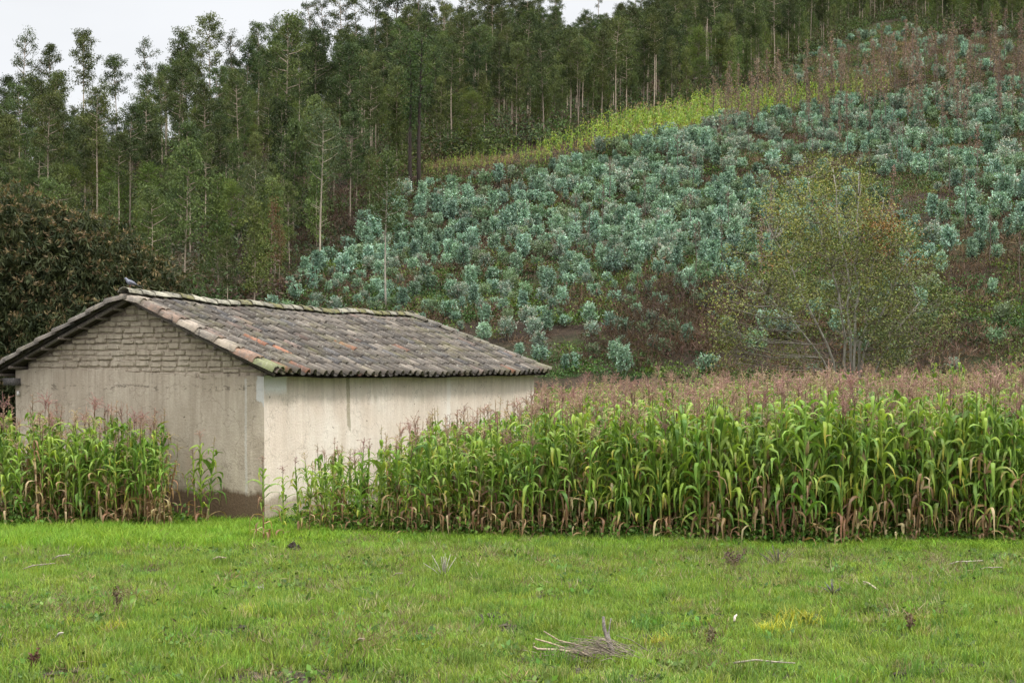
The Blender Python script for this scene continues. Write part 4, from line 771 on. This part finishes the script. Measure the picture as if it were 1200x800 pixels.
# ------------------------------------------------------------------ corn
STALK_R = (.13, .052, .035); STALK_G = (.085, .10, .03)
def corn(H, nl, dry=.4, tassel=1.0, ear=1, lush=1.0, spread=1.0, yellow=.1):
    """stalk, foliage and tassel of one plant; leaves alternate and arch over, the low ones hang dry"""
    st = MB(); k = 7; zz = np.linspace(0, H*.86, k); a0 = rng.uniform(0, 6.28); ben = rng.normal(0, .035)*H; T = np.stack([np.cos(a0)*ben*(zz/H)**2, np.sin(a0)*ben*(zz/H)**2, zz], 1)
    red = rng.random() < .55; c = np.array([np.array(STALK_R)*(1-f)*(1 if red else .0)+np.array((.16, .12, .06))*(1-f)*(0 if red else 1)+np.array(STALK_G)*f for f in np.linspace(0, 1, k)**1.5]); st.tube(T, np.linspace(.016, .007, k), 6, c)
    lf = MB()
    for i in range(nl):
        t = .05+.88*(i+rng.uniform(-.2, .2))/nl; z0 = t*H*.92; an = a0+i*math.pi+rng.normal(0, .6); isdry = t < dry*rng.uniform(.5, 1.45); 
        L_ = H*rng.uniform(.18, .33)*(1-max(0, t-.55)*1.3)*lush; w = rng.uniform(.024, .040)*(.8 if isdry else 1)*lush; 
        if rng.random() < .12 and isdry: continue
        th0 = rng.uniform(1.15, 1.5) if not isdry else rng.uniform(.0, 1.2); curl = rng.uniform(2.6, 6.2)*(.75 if t > .8 else 1) if not isdry else rng.uniform(4.5, 9); m = 9; P = [np.array([np.interp(z0, zz, T[:, 0]), np.interp(z0, zz, T[:, 1]), z0])]; th_ = th0; az = an; tw = rng.normal(0, .12)
        kink = int(rng.integers(2, 6)) if rng.random() < .5 else 99
        for s in range(1, m):
            th_ = max(th_-curl/m*(s/m)*1.5-(rng.uniform(.8, 2.0) if s == kink else 0), -1.5); az += tw; d = np.array([math.cos(az)*math.cos(th_)*spread, math.sin(az)*math.cos(th_)*spread, math.sin(th_)]); P.append(P[-1]+d*L_/(m-1)+rng.normal(0, .006, 3))
        P = np.array(P); s = np.linspace(0, 1, m); wd = w*np.clip(np.minimum(.45+s*3.2, 1)*(1-s**2.6), .02, 1)*(1+.12*np.sin(s*21+i)); side = np.stack([-np.sin(az+0*s), np.cos(az+0*s), 0*s], 1)
        roll = rng.normal(0, .35)+s*rng.normal(0, .8); dn = np.gradient(P, axis=0); dn /= np.linalg.norm(dn, axis=1, keepdims=True); up = np.cross(side, dn); sd2 = side*np.cos(roll)[:, None]+up*np.sin(roll)[:, None]; up2 = np.cross(sd2, dn)
        V = np.concatenate([P+sd2*wd[:, None]+up2*(wd*.35)[:, None], P, P-sd2*wd[:, None]+up2*(wd*.35)[:, None]]); q = np.arange(m-1); Q = np.concatenate([np.stack([q, q+1, m+q+1, m+q], 1), np.stack([m+q, m+q+1, 2*m+q+1, 2*m+q], 1)])
        if isdry: cA = np.array([(.32, .215, .105), (.24, .15, .075), (.42, .33, .18), (.20, .115, .06)][rng.integers(0, 4)])*rng.uniform(.7, 1.15); cB = cA
        else:
            g = rng.uniform(0, 1); cA = np.array((.075, .15, .026))*(1-g)+np.array((.25, .35, .055))*g; cB = cA
            if rng.random() < yellow+(.30 if t < .55 else 0): cB = np.array((.33, .26, .04)) if rng.random() < .6 else np.array((.28, .17, .07))
        ff = np.tile(np.clip((s-.45)*2, 0, 1), 3)[:, None]; cv = cA*(1-ff)+cB*ff; cv[m:2*m] *= 1.25
        lf.add(V, Q, None, cv)
        # sheath round the stalk
        lf.tube([P[0]-[0, 0, H*.07], P[0]+[0, 0, .01]], [.018, .014], 5, cA*1.1, False)
    for e in range(ear):
        z0 = H*rng.uniform(.42, .58); an = rng.uniform(0, 6.28); p = np.array([0, 0, z0]); d = np.array([math.cos(an)*.35, math.sin(an)*.35, .94]); c = (.16, .19, .06) if rng.random() < .5 else (.30, .22, .11)
        lf.tube([p+d*.02, p+d*.07, p+d*.14, p+d*.2, p+d*.23], [.012, .026, .027, .015, .004], 7, c); D = rng.normal(0, .5, (8, 3))-[0, 0, .3]+d; lf.leaves(np.tile(p+d*.22, (8, 1)), D, .07, .008, (.12, .05, .03))
    tas = MB(); top = T[-1]; tc_ = np.array([(.40, .27, .21), (.44, .34, .21), (.34, .20, .17)][rng.integers(0, 3)])
    tas.tube([top, top+[0, 0, H*.14]], [.006, .003], 4, (.2, .15, .08))
    nt_ = int(9*tassel)+2
    for b in range(nt_):
        an = rng.uniform(0, 6.28); tl_ = rng.uniform(.25, .9) if b else 0; z0 = H*rng.uniform(.02, .11); ll = rng.uniform(.15, .26)*min(tassel, 1.2); m = 5; s = np.linspace(0, 1, m)
        o = top+[0, 0, z0]; P = o+np.stack([np.cos(an)*np.sin(tl_*(.4+s*.9))*ll*s, np.sin(an)*np.sin(tl_*(.4+s*.9))*ll*s, np.cos(tl_*(.4+s*1.1))*ll*s], 1); tas.tube(P, .0035, 4, tc_*.9, False)
        n = 7; f = rng.uniform(.15, 1, n); C = np.stack([np.interp(f, s, P[:, j]) for j in range(3)], 1); D = rng.normal(0, .7, (n, 3))+[0, 0, .3]; tas.leaves(C, D, .030, .011, vary(tc_, n, .2))
    return st, lf, tas
CK = {}
def ck(key, n, look, fn): CK[key] = dict(look=look, v=[fn() for _ in range(n)], protos={}); CK[key]['me'] = [(a.mesh('stalk', M_stalk, True), b.mesh('foliage', M_corn), c.mesh('tassel', M_dry)) for a, b, c in CK[key]['v']]
ck('full', 4, 'leafy green corn', lambda: corn(2.35, 24, .18, .8, 1, 1.0))
ck('pink', 3, 'pink-tasselled corn', lambda: corn(2.35, 22, .26, 1.3, 1, .95))
ck('yell', 3, 'yellow-tipped corn', lambda: corn(2.3, 23, .26, .6, 1, .95, 1, .45))
ck('dryf', 4, 'brown-footed corn', lambda: corn(2.25, 24, .50, .7, 2, .95))
ck('plain', 3, 'dark thin-tasselled corn', lambda: corn(2.4, 23, .16, .4, 0, 1.1))
ck('husk', 2, 'withered straw-brown corn', lambda: corn(2.0, 18, 1.3, .9, 1, .85))
CORN_N = 0; clab = []
def put_corn(key, x, y, h, where, px, own=None):
    d = CK[key]; vi = int(rng.integers(0, len(d['me'])))
    if vi not in d['protos']:
        r = empty('corn_plant')
        for me, pn in zip(d['me'][vi], ('stalk', 'foliage', 'tassel')):
            o = bpy.data.objects.new(pn, me); col.objects.link(o); o.parent = r
        d['protos'][vi] = r; o = r
    else: o = copy_tree(d['protos'][vi])
    s = h/2.35; o.location = (x, y, float(hgt(x, y))-.02); o.rotation_euler = (rng.normal(0, .055), rng.normal(0, .055), rng.uniform(0, 6.28)); o.scale = (s**.6, s**.6, s); o['category'] = 'corn plant'; o['group'] = 'corn plants in the field'
    if own: o['label'] = own
    else: clab.append((o, ('tall ' if h > 2.45 else 'short ' if h < 1.5 else '')+d['look'], where, px, 0))
    return o
def corn_h(px): return float(np.interp(px, [-60, 40, 160, 215, 300, 330, 400, 470, 560, 640, 760, 900, 1260], [1.9, 1.95, 1.85, 1.7, 1.15, 1.1, 1.30, 1.58, 1.84, 2.0, 2.18, 2.30, 2.32]))
# lone plants by the shed corner
for px, by, h, k, lb in ((236, 617, 1.62, 'full', 'leafy corn plant standing alone against the shed gable'), (229, 618, 1.42, 'dryf', 'shorter dry-footed corn plant leaning by the lone pair at the gable'), (243, 617, 1.50, 'plain', 'thin dark corn stalk close beside the lone gable plant'),
                         (309, 636, 1.42, 'dryf', 'single straggly corn stalk in front of the shed corner'), (332, 632, 1.15, 'full', 'small corn plant just right of the shed corner'), (352, 629, 1.3, 'yell', 'low yellow-green corn plant against the pale wall base'), (362, 628, 1.22, 'dryf', 'stubby corn plant with straw-coloured base near the pale wall')):
    y = EYE*F/(by-HZ); put_corn(k, (px-600)/F*y, y, h, '', px, lb)
cand = []
# rows run across the view
row_y = [(0, 0), (.32, 1), (.75, 2), (1.2, 3), (1.7, 4)]
for dy, rw in row_y:
    px = -14.0
    while px < 1216:
        px += (7.2 if rw < 3 else 9)*rng.uniform(.5, 1.5)
        y0 = float(np.interp(px, [-20, 210, 330, 600, 900, 1220], [22.7, 22.9, 22.35, 21.7, 21.1, 21.0]))+dy+rng.normal(0, .10); x = (px-600)/F*y0
        if 196 < px < 366: continue
        if near_shed(x, y0, .12): continue
        if px < 210 and rw > 3: continue
        if 366 < px < 520 and rng.random() < np.interp(px, [366, 420, 520], [.6, .42, .1]): continue
        cand.append((rw, x, y0, px))
def where_corn(px, rw):
    r = ('in the front row', 'in the second row', 'in the third row', 'in the fourth row', 'in the fifth row')[rw]
    for lim_, w in ((70, 'far left of the gable'), (140, 'below the gable middle'), (212, 'below the gable apex'), (420, 'by the moss-stained wall'), (480, 'before the pale wall middle'), (550, 'before the pale wall end'), (630, 'below the roof end'), (700, 'just past the shed'), (780, 'left of midfield'), (860, 'in midfield'), (930, 'left of the sparse tree'), (1000, 'under the sparse tree'), (1070, 'right under the sparse tree'), (1140, 'past the sparse tree'), (1300, 'at the right edge')):
        if px < lim_: return r+' '+w
keep = []; back = []
cand.sort(key=lambda t: (t[0], t[3]))
budget = 291
for rw, x, y, px in cand:
    h = corn_h(px)*rng.choice([rng.uniform(.72, .95), rng.uniform(.9, 1.13)], p=[.35, .65])
    if budget > 0:
        k = ['full', 'pink', 'yell', 'dryf', 'plain', 'husk'][int(rng.choice(6, p=[.24, .17, .19, .20, .15, .05] if px > 640 else [.14, .17, .17, .36, .06, .10]))]; put_corn(k, x, y, h, where_corn(px, rw), px); budget -= 1
    else: back.append((x, y, 0.0, h))
set_labels(clab)
print('corn rows', len(cand), 'left', len(back))
cv_ = [joined(list(v), [M_stalk, M_corn, M_dry]) for k in ('full', 'pink', 'yell', 'plain', 'plain') for v in CK[k]['v'][:3]]
y = 23.0
while y < 49:
    x = -.42*y
    while x < .42*y:
        xx, yy = x+rng.normal(0, .07), y+rng.normal(0, .10); px = 600+F*xx/yy
        if not near_shed(xx, yy, .25) and not (px < 480 and yy > 24.5 and px > 215) and not (px < 366 and px > 190) and not (px < 215 and yy > 23.9) and yy > np.interp(px, [0, 600, 1200], [24.6, 23.2, 22.9]): back.append((xx, yy, 0.0, float(corn_h(px)-.02)*rng.uniform(.78, 1.10)))
        x += rng.uniform(.26, .42)
    y += .72
back = np.array(back); bp = back[:, :3].copy(); bp[:, 2] = hgt(bp[:, 0], bp[:, 1])
stuff('corn_field', 'corn standing behind the front rows, a haze of pink tassels', cv_, bp, None, (back[:, 3]/2.35)**.7, .04, back[:, 3]/2.35)
tan = [tuft(120, .4, .25, .35, .03, c, .8).mesh('dry_grass', M_dry) for c in ((.26, .20, .11), (.22, .16, .09), (.19, .18, .08))]
gp = scatter_region(700, lambda px, py, X, Y: inpoly(px, py, [(960, 100), (1010, 78), (1045, 52), (1078, 52), (1070, 75), (1045, 104), (1000, 112)]), 120, 330, .4, .7)+scatter_region(260, lambda px, py, X, Y: inpoly(px, py, [(500, 203), (600, 192), (640, 186), (640, 180), (560, 184), (500, 192)]), 120, 200, .4, .7)
stuff('dry_grass', 'tan dry grass on the bare patch near the hilltop', tan, gp, None, rng.uniform(.7, 1.4, len(gp)), .1)
# yellow-green maize strip on the slope
mv = [joined(list(corn(2.1, 10, .3, .5, 0, 1.15, 1.2, .6)), [M_stalk, M_corn, M_dry]) for _ in range(4)]
for me in mv:
    c = me.color_attributes['col']; a = np.empty(len(me.vertices)*4); c.data.foreach_get('color', a); a = a.reshape(-1, 4); a[:, :3] = a[:, :3]*[1.0, 1.0, .9]+[.018, .02, .005]; c.data.foreach_set('color', a.ravel())
gp = scatter_region(2600, lambda px, py, X, Y: inpoly(px, py, STRIP), 110, 260, .40, .62)
stuff('maize_strip', 'narrow strip of yellow-green maize climbing the hillside', mv, gp, None, np.array([np.interp(proj(*p)[0], [500, 620, 720, 900, 1050], [.55, .7, 1.25, 1.25, .9])*rng.uniform(.8, 1.15) for p in gp]), .06)
# weeds and bean vines at the corn's foot
vine = [tuft(90, .16, .30, .065, .05, c, .3).mesh('vine', M_grass) for c in ((.06, .11, .02), (.10, .17, .032), (.075, .13, .022))]
gp = []
for _ in range(900):
    px = rng.uniform(-10, 1215); yb = float(np.interp(px, [-20, 210, 330, 600, 900, 1220], [22.6, 22.8, 22.3, 21.65, 21.05, 20.95]))+abs(rng.normal(0, .45)); x = (px-600)/F*yb
    if near_shed(x, yb, .05) or (210 < px < 320) or rng.random() > np.interp(px, [0, 60, 200, 600, 700, 1200], [.9, .3, .2, .35, .8, 1]): continue
    gp.append((x, yb, float(hgt(x, yb))))
stuff('bean_vines', 'leafy bean vines and weeds at the foot of the corn', vine, gp, None, rng.uniform(.6, 1.4, len(gp)), .1)

# ------------------------------------------------------------------ meadow
def grass_tuft(n, w, h, wd, A, B, lean=.5):
    m = MB(); P = rng.normal(0, w, (n, 2)); z = np.zeros(n); az = rng.uniform(0, 6.28, n); hh = h*rng.uniform(.5, 1.2, n); ln = rng.uniform(.1, lean, n)*hh; f = rng.uniform(0, 1, (n, 1)); c = (np.array(A)*(1-f)+np.array(B)*f)*rng.normal(1, .15, (n, 1))
    d = np.stack([np.cos(az), np.sin(az), 0*az], 1); s = np.stack([-np.sin(az+rng.normal(0, .6, n)), np.cos(az), 0*az], 1)*wd*rng.uniform(.7, 1.2, (n, 1)); b = np.stack([P[:, 0], P[:, 1], z], 1); mid = b+d*(ln*.35)[:, None]+np.array([0, 0, 1])*(hh*.6)[:, None]; tip = b+d*ln[:, None]+np.array([0, 0, 1])*(hh*rng.uniform(.7, 1, n))[:, None]
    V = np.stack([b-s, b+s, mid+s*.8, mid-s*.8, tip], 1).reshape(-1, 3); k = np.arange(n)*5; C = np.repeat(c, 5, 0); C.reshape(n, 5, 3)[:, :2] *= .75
    m.add(V, np.stack([k, k+1, k+2, k+3], 1), np.stack([k+3, k+2, k+4], 1), C); return m
GA, GB, GY = (.128, .212, .027), (.245, .335, .055), (.21, .26, .045)
short = [grass_tuft(95, .11, h, .0032, a, b, .9).mesh('grass', M_grass) for h, a, b in ((.075, GA, GB), (.09, (.09, .17, .028), GB), (.065, (.16, .23, .045), (.27, .33, .08)), (.10, GA, (.24, .33, .05)), (.06, (.11, .19, .04), (.2, .28, .08)), (.055, (.19, .22, .06), (.30, .31, .11)))]
lush = [grass_tuft(110, .11, h, .0040, (.14, .25, .028), (.25, .37, .045), .8).mesh('grass', M_grass) for h in (.22, .28, .2)]
yel = [grass_tuft(110, .055, .16, .0040, (.30, .34, .04), (.44, .44, .06), .9)]
DIRT = [(290, 752, 34, 9), (255, 750, 22, 6), (325, 728, 20, 5), (280, 737, 20, 5), (490, 745, 20, 7), (600, 738, 26, 7), (345, 643, 16, 4), (365, 757, 20, 6), (645, 790, 18, 6), (745, 795, 12, 7), (775, 765, 18, 7), (1190, 697, 22, 6), (1100, 705, 22, 4), (60, 690, 14, 4), (62, 700, 10, 4), (160, 715, 12, 4), (170, 672, 30, 4), (430, 790, 22, 5), (1080, 787, 60, 9), (40, 795, 40, 7), (845, 770, 18, 6), (560, 725, 30, 6), (240, 784, 20, 6), (470, 640, 26, 3), (330, 795, 60, 7), (990, 676, 12, 4), (900, 795, 50, 6), (1150, 780, 30, 5)]
def dirtmask(px, py):
    m = np.zeros(np.shape(px))
    for a, b, w, h in DIRT: m = np.maximum(m, np.exp(-(((px-a)/w)**2+((py-b)/h)**2)))
    return m
def meadow_pts(n, y0, y1, f):
    y = np.sqrt(rng.uniform(y0**2, y1**2, n)); x = rng.uniform(-.40, .40, n)*y; z = hgt(x, y); px, py = proj(x, y, z); ok = f(px, py, x, y) & ~near_shed(x, y, -.02); return np.stack([x[ok], y[ok], z[ok]], 1), px[ok], py[ok]
bare = lambda px, py, x, y: dirtmask(px, py)*1.6+np.clip((vn(x, y, 1.5, 51)*.5+vn(x, y, 4.5, 52)*.5-np.interp(py, [640, 720, 800], [.66, .62, .58]))*7, 0, .88)
p, px, py = meadow_pts(15500, 10.6, 22.8, lambda px, py, x, y: rng.uniform(0, 1, len(px)) > bare(px, py, x, y))
hs = .42+vn(p[:, 0], p[:, 1], .55, 53)*.6+vn(p[:, 0], p[:, 1], 2.5, 54)*.65
hs *= 1-.35*dirtmask(px, py)
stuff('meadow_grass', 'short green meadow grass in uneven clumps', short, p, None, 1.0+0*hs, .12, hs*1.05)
rt = [grass_tuft(70, .07, h, .0038, a, b, .9).mesh('tuft', M_grass) for h, a, b in ((.16, (.10, .19, .025), (.19, .29, .045)), (.13, (.17, .25, .035), (.29, .37, .06)), (.18, (.09, .16, .03), (.16, .24, .05)), (.12, (.2, .21, .07), (.32, .31, .12)))]
p5, px, py = meadow_pts(2600, 10.6, 21.5, lambda px, py, x, y: rng.uniform(0, 1, len(px)) < np.clip((vn(x, y, 1.1, 61)*.5+vn(x, y, 3.1, 62)*.5-.44)*4, .05, 1))
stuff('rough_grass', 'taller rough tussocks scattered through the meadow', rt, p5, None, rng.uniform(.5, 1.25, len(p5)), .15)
p2, px, py = meadow_pts(9000, 20, 25.5, lambda px, py, x, y: (py < np.interp(px, [0, 150, 300, 400, 1200], [650, 646, 640, 638, 646])+rng.normal(0, 3, len(px))) & (y > np.interp(px, [0, 300, 600, 1200], [19, 19, 20.4, 19.9])))
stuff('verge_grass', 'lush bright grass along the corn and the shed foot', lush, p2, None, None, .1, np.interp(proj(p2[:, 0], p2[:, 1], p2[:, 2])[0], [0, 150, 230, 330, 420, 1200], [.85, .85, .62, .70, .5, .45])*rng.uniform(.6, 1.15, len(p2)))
wd_ = [tuft(26, .06, .05, .06, .035, c, .5).mesh('weed', M_grass) for c in ((.10, .18, .035), (.14, .22, .06), (.085, .14, .04))]+[tuft(30, .05, .09, .09, .006, c, 1.2).mesh('weed', M_dry) for c in ((.19, .16, .08), (.15, .115, .07), (.26, .23, .13))]
p3, px, py = meadow_pts(5200, 10.6, 21.5, lambda px, py, x, y: rng.uniform(0, 1, len(px)) < np.clip((vn(x, y, .9, 57)-.35)*2.5, .08, 1))
stuff('meadow_weeds', 'small broad-leaved weeds and dry stems in the grass', wd_, p3, None, rng.uniform(.6, 1.5, len(p3)), .15)
def clod():
    m = MB(); n = 7
    for _ in range(n):
        a, b = rng.normal(0, .06, 2); s = rng.uniform(.018, .05); th_ = np.arange(6)/6*6.283; V = [(a+math.cos(t)*s*rng.uniform(.7, 1.2), b+math.sin(t)*s*rng.uniform(.7, 1.2), -.01) for t in th_]+[(a+math.cos(t)*s*.7*rng.uniform(.7, 1.2), b+math.sin(t)*s*.7, s*.6*rng.uniform(.6, 1.2)) for t in th_]+[(a, b, s*.8)]
        m.add(V, [(i, (i+1) % 6, 6+(i+1) % 6, 6+i) for i in range(6)], [(6+i, 6+(i+1) % 6, 12) for i in range(6)], vary((.052, .042, .03), 1, .25)[0])
    return m
cl = [clod().mesh('clod', M_wood) for _ in range(5)]
p4, px, py = meadow_pts(30000, 10.6, 21.5, lambda px, py, x, y: rng.uniform(0, 1, len(px)) < np.maximum(dirtmask(px, py)*.75, np.clip((vn(x, y, 1.5, 51)*.5+vn(x, y, 4.5, 52)*.5-.66)*1.6, 0, .25)))
stuff('soil_clods', 'dark trampled clods of soil showing through the grass', cl, p4, None, rng.uniform(.5, 1.1, len(p4)), .2, rng.uniform(.3, .65, len(p4)))

def ground_at(px, py): y = EYE*F/(py-HZ); x = (px-600)/F*y; return np.array([x, y, float(hgt(x, y))])
# yellow-green tufts
for px, py, s, lb in ((938, 735, 1.3, 'bright yellow-green grass tuft out in the open meadow'), (903, 742, .9, 'smaller yellow-green tuft just left of the brightest one'), (772, 752, .8, 'yellow-green tuft beside the dry brush pile'), (806, 712, .8, 'pale tuft uphill of the dry brush pile'), (135, 745, .9, 'yellowish tuft below the dried dock stalk'), (85, 740, .8, 'pale green tuft near the meadow corner')):
    g = ground_at(px, py); o = bpy.data.objects.new('grass_tuft', yel[0].mesh('grass_tuft', M_grass) if 'TF' not in globals() else TF); TF = o.data; col.objects.link(o); o.location = g; o.scale = (s*1.5, s*1.5, s); o.rotation_euler = (0, 0, px); tag(o, lb, 'grass tuft', 'yellow-green grass tufts in the meadow')
# dry brush pile
def brush_pile():
    g = ground_at(690, 768); root = empty('brush_pile', g); tag(root, 'heap of dry grey branches with two pale bent sticks', 'branches'); K = g[1]/F
    def pp(px, py, d=0): q = at(px, py, g[1]+d)-g; return q
    def stick(name, pts_, r, c): MB().tube([pp(*q) for q in pts_], np.linspace(r, r*.5, len(pts_)), 6, c).build(name, M_wood, root, True)
    stick('pale_stick', [(735, 775, .2), (690, 767, 0), (655, 761, -.1), (630, 760, -.1), (625, 757, -.1), (626, 753, -.1)], .016, (.34, .27, .19))
    stick('pale_stick', [(725, 772, .2), (690, 766, .1), (665, 760, 0), (645, 753, .1), (627, 748, .1)], .014, (.34, .26, .18))
    stick('pale_stick', [(700, 764, .3), (680, 756, .3), (655, 750, .3), (637, 739, .3)], .012, (.28, .22, .15))
    stick('branch', [(722, 778, 0), (717, 762, 0), (712, 748, .05), (708, 735, .1), (707, 722, .1)], .028, (.16, .14, .12))
    stick('branch', [(724, 778, 0), (718, 760, .1), (713, 742, .2), (716, 724, .2)], .014, (.2, .18, .15))
    t = MB(); r_ = random.Random(4)
    for _ in range(210):
        a, b = r_.gauss(712, 24), r_.gauss(770, 7); l = r_.uniform(15, 48); an = r_.uniform(-.7, .5); d = r_.uniform(-.3, .5); q0 = pp(a, min(b, 780), d); q1 = pp(a-l*math.cos(an), min(b-abs(l*math.sin(an))*.6, 784), d+r_.uniform(-.2, .2)); q0[2] = max(q0[2], .01); q1[2] = max(q1[2], .02)
        m = (q0+q1)/2+np.array([0, 0, r_.uniform(0, .05)]); t.tube([q0, m, q1], [.004, .0035, .002], 4, np.array((.17, .14, .105))*r_.uniform(.6, 1.5), False)
    t.build('twig_tangle', M_wood, root)
brush_pile()
def lying_stick(px, py, l, ang, r, c, lb, arch=.03):
    g = ground_at(px, py); root = MB(); d = np.array([math.cos(ang), math.sin(ang), 0])*l/2; s = np.array([-d[1], d[0], 0])*.12
    root.tube([-d+[0, 0, .02], -d*.3+s+[0, 0, .03+arch], d*.4-s*.4+[0, 0, .04+arch], d+[0, 0, .03+arch*1.5]], [r, r*.9, r*.75, r*.5], 6, c)
    root.tube([d*.1+[0, 0, .04], d*.5+s*3+[0, 0, .07]], [r*.5, r*.2], 5, c)
    o = root.build('fallen_stick', M_wood, None, True); o.location = g+[0, 0, .05]; tag(o, lb, 'stick', 'sticks lying in the meadow')
for a in ((257, 664, .34, -.9, .016, (.34, .26, .2), 'pale reddish stick lying in the grass below the shed gable'), (72, 661, .22, .2, .012, (.3, .26, .2), 'short bleached stick near the left corn'), (45, 672, .4, .5, .010, (.25, .21, .16), 'curved thin stick left of the bleached one'),
          (1020, 698, .3, 1.9, .013, (.34, .29, .2), 'pale forked stick in the middle of the right meadow'), (862, 734, .10, 1.2, .014, (.5, .42, .36), 'tiny curled whitish husk in the grass'), (466, 680, .18, -.7, .009, (.33, .27, .2), 'small stick left of the wiry dead weeds'), (1160, 674, .3, -.3, .009, (.36, .31, .24), 'thin pale stalk lying near the right corn edge'), (72+350, 767, .16, -.9, .013, (.3, .25, .17), 'short tan stick in the lower meadow'), (70, 755, .10, -.6, .013, (.5, .44, .38), 'tiny white chip of wood, lower left meadow'), (895, 790, .55, -.5, .010, (.3, .26, .2), 'long thin stem lying by the muddy patch'), (1130, 665, .5, .1, .008, (.4, .36, .28), 'straight dry stem just before the right corn')): lying_stick(*a)
# upright dried weeds
def dead_weed(name, px, py, h, n, lb, c, spread=.5, seeds=True, cat='dead weed'):
    g = ground_at(px, py); root = empty(name, g); tag(root, lb, cat, 'dried weeds in the meadow'); st = MB(); sd2 = MB(); r_ = random.Random(int(px))
    for _ in range(n):
        a = r_.uniform(0, 6.28); t = r_.uniform(0, spread); e = np.array([math.cos(a)*math.sin(t)*h, math.sin(a)*math.sin(t)*h, math.cos(t)*h*r_.uniform(.7, 1)]); m = e*.5+np.array([0, 0, .02]); st.tube([(0, 0, 0), m, e], [.006, .005, .003], 5, c)
        if seeds:
            k = 26; f = np.array([r_.uniform(.4, 1) for _ in range(k)])[:, None]; sd2.leaves(f*e+rng.normal(0, .012, (k, 3)), rng.normal(0, 1, (k, 3)), .035, .022, vary(np.array(c)*.75, k, .25))
    st.build('stem', M_wood, root)
    if seeds: sd2.build('seed_head', M_dry, root)
dead_weed('dried_dock', 137, 722, .26, 3, 'brown dried dock stalk standing alone in the left meadow', (.16, .12, .08), .16)
dead_weed('dried_weed', 832, 762, .26, 4, 'reddish dried weed clump right of the brush pile', (.19, .15, .09), .35)
dead_weed('dried_weed', 1066, 745, .22, 3, 'rusty seed-headed weed in the right meadow', (.19, .14, .085), .25)
dead_weed('dried_weed', 520, 678, .34, 12, 'wiry pale dead weed in the middle of the meadow', (.30, .27, .22), .9, False)
dead_weed('dried_weed', 912, 664, .36, 12, 'dark wiry dead weed near the corn, right of midfield', (.10, .085, .07), .9, False)
dead_weed('dried_weed', 860, 664, .30, 8, 'brownish dead weed just left of the dark wiry one', (.16, .11, .09), .7, True)
dead_weed('dried_weed', 976, 700, .20, 16, 'low grey dead weed with fine twigs, right of midfield', (.13, .115, .12), 1.0, False)
dead_weed('dried_weed', 345, 645, .14, 24, 'low dark heap of dead weed before the shed corner', (.09, .075, .065), 1.3, True)
dead_weed('dried_weed', 308, 695, .15, 12, 'small pale dead weed below the shed corner', (.32, .29, .24), 1.2, False)
dead_weed('dried_weed', 42, 785, .16, 4, 'little rusty weed in the lower left meadow', (.18, .1, .07), .4)
print('objects', len(bpy.data.objects))
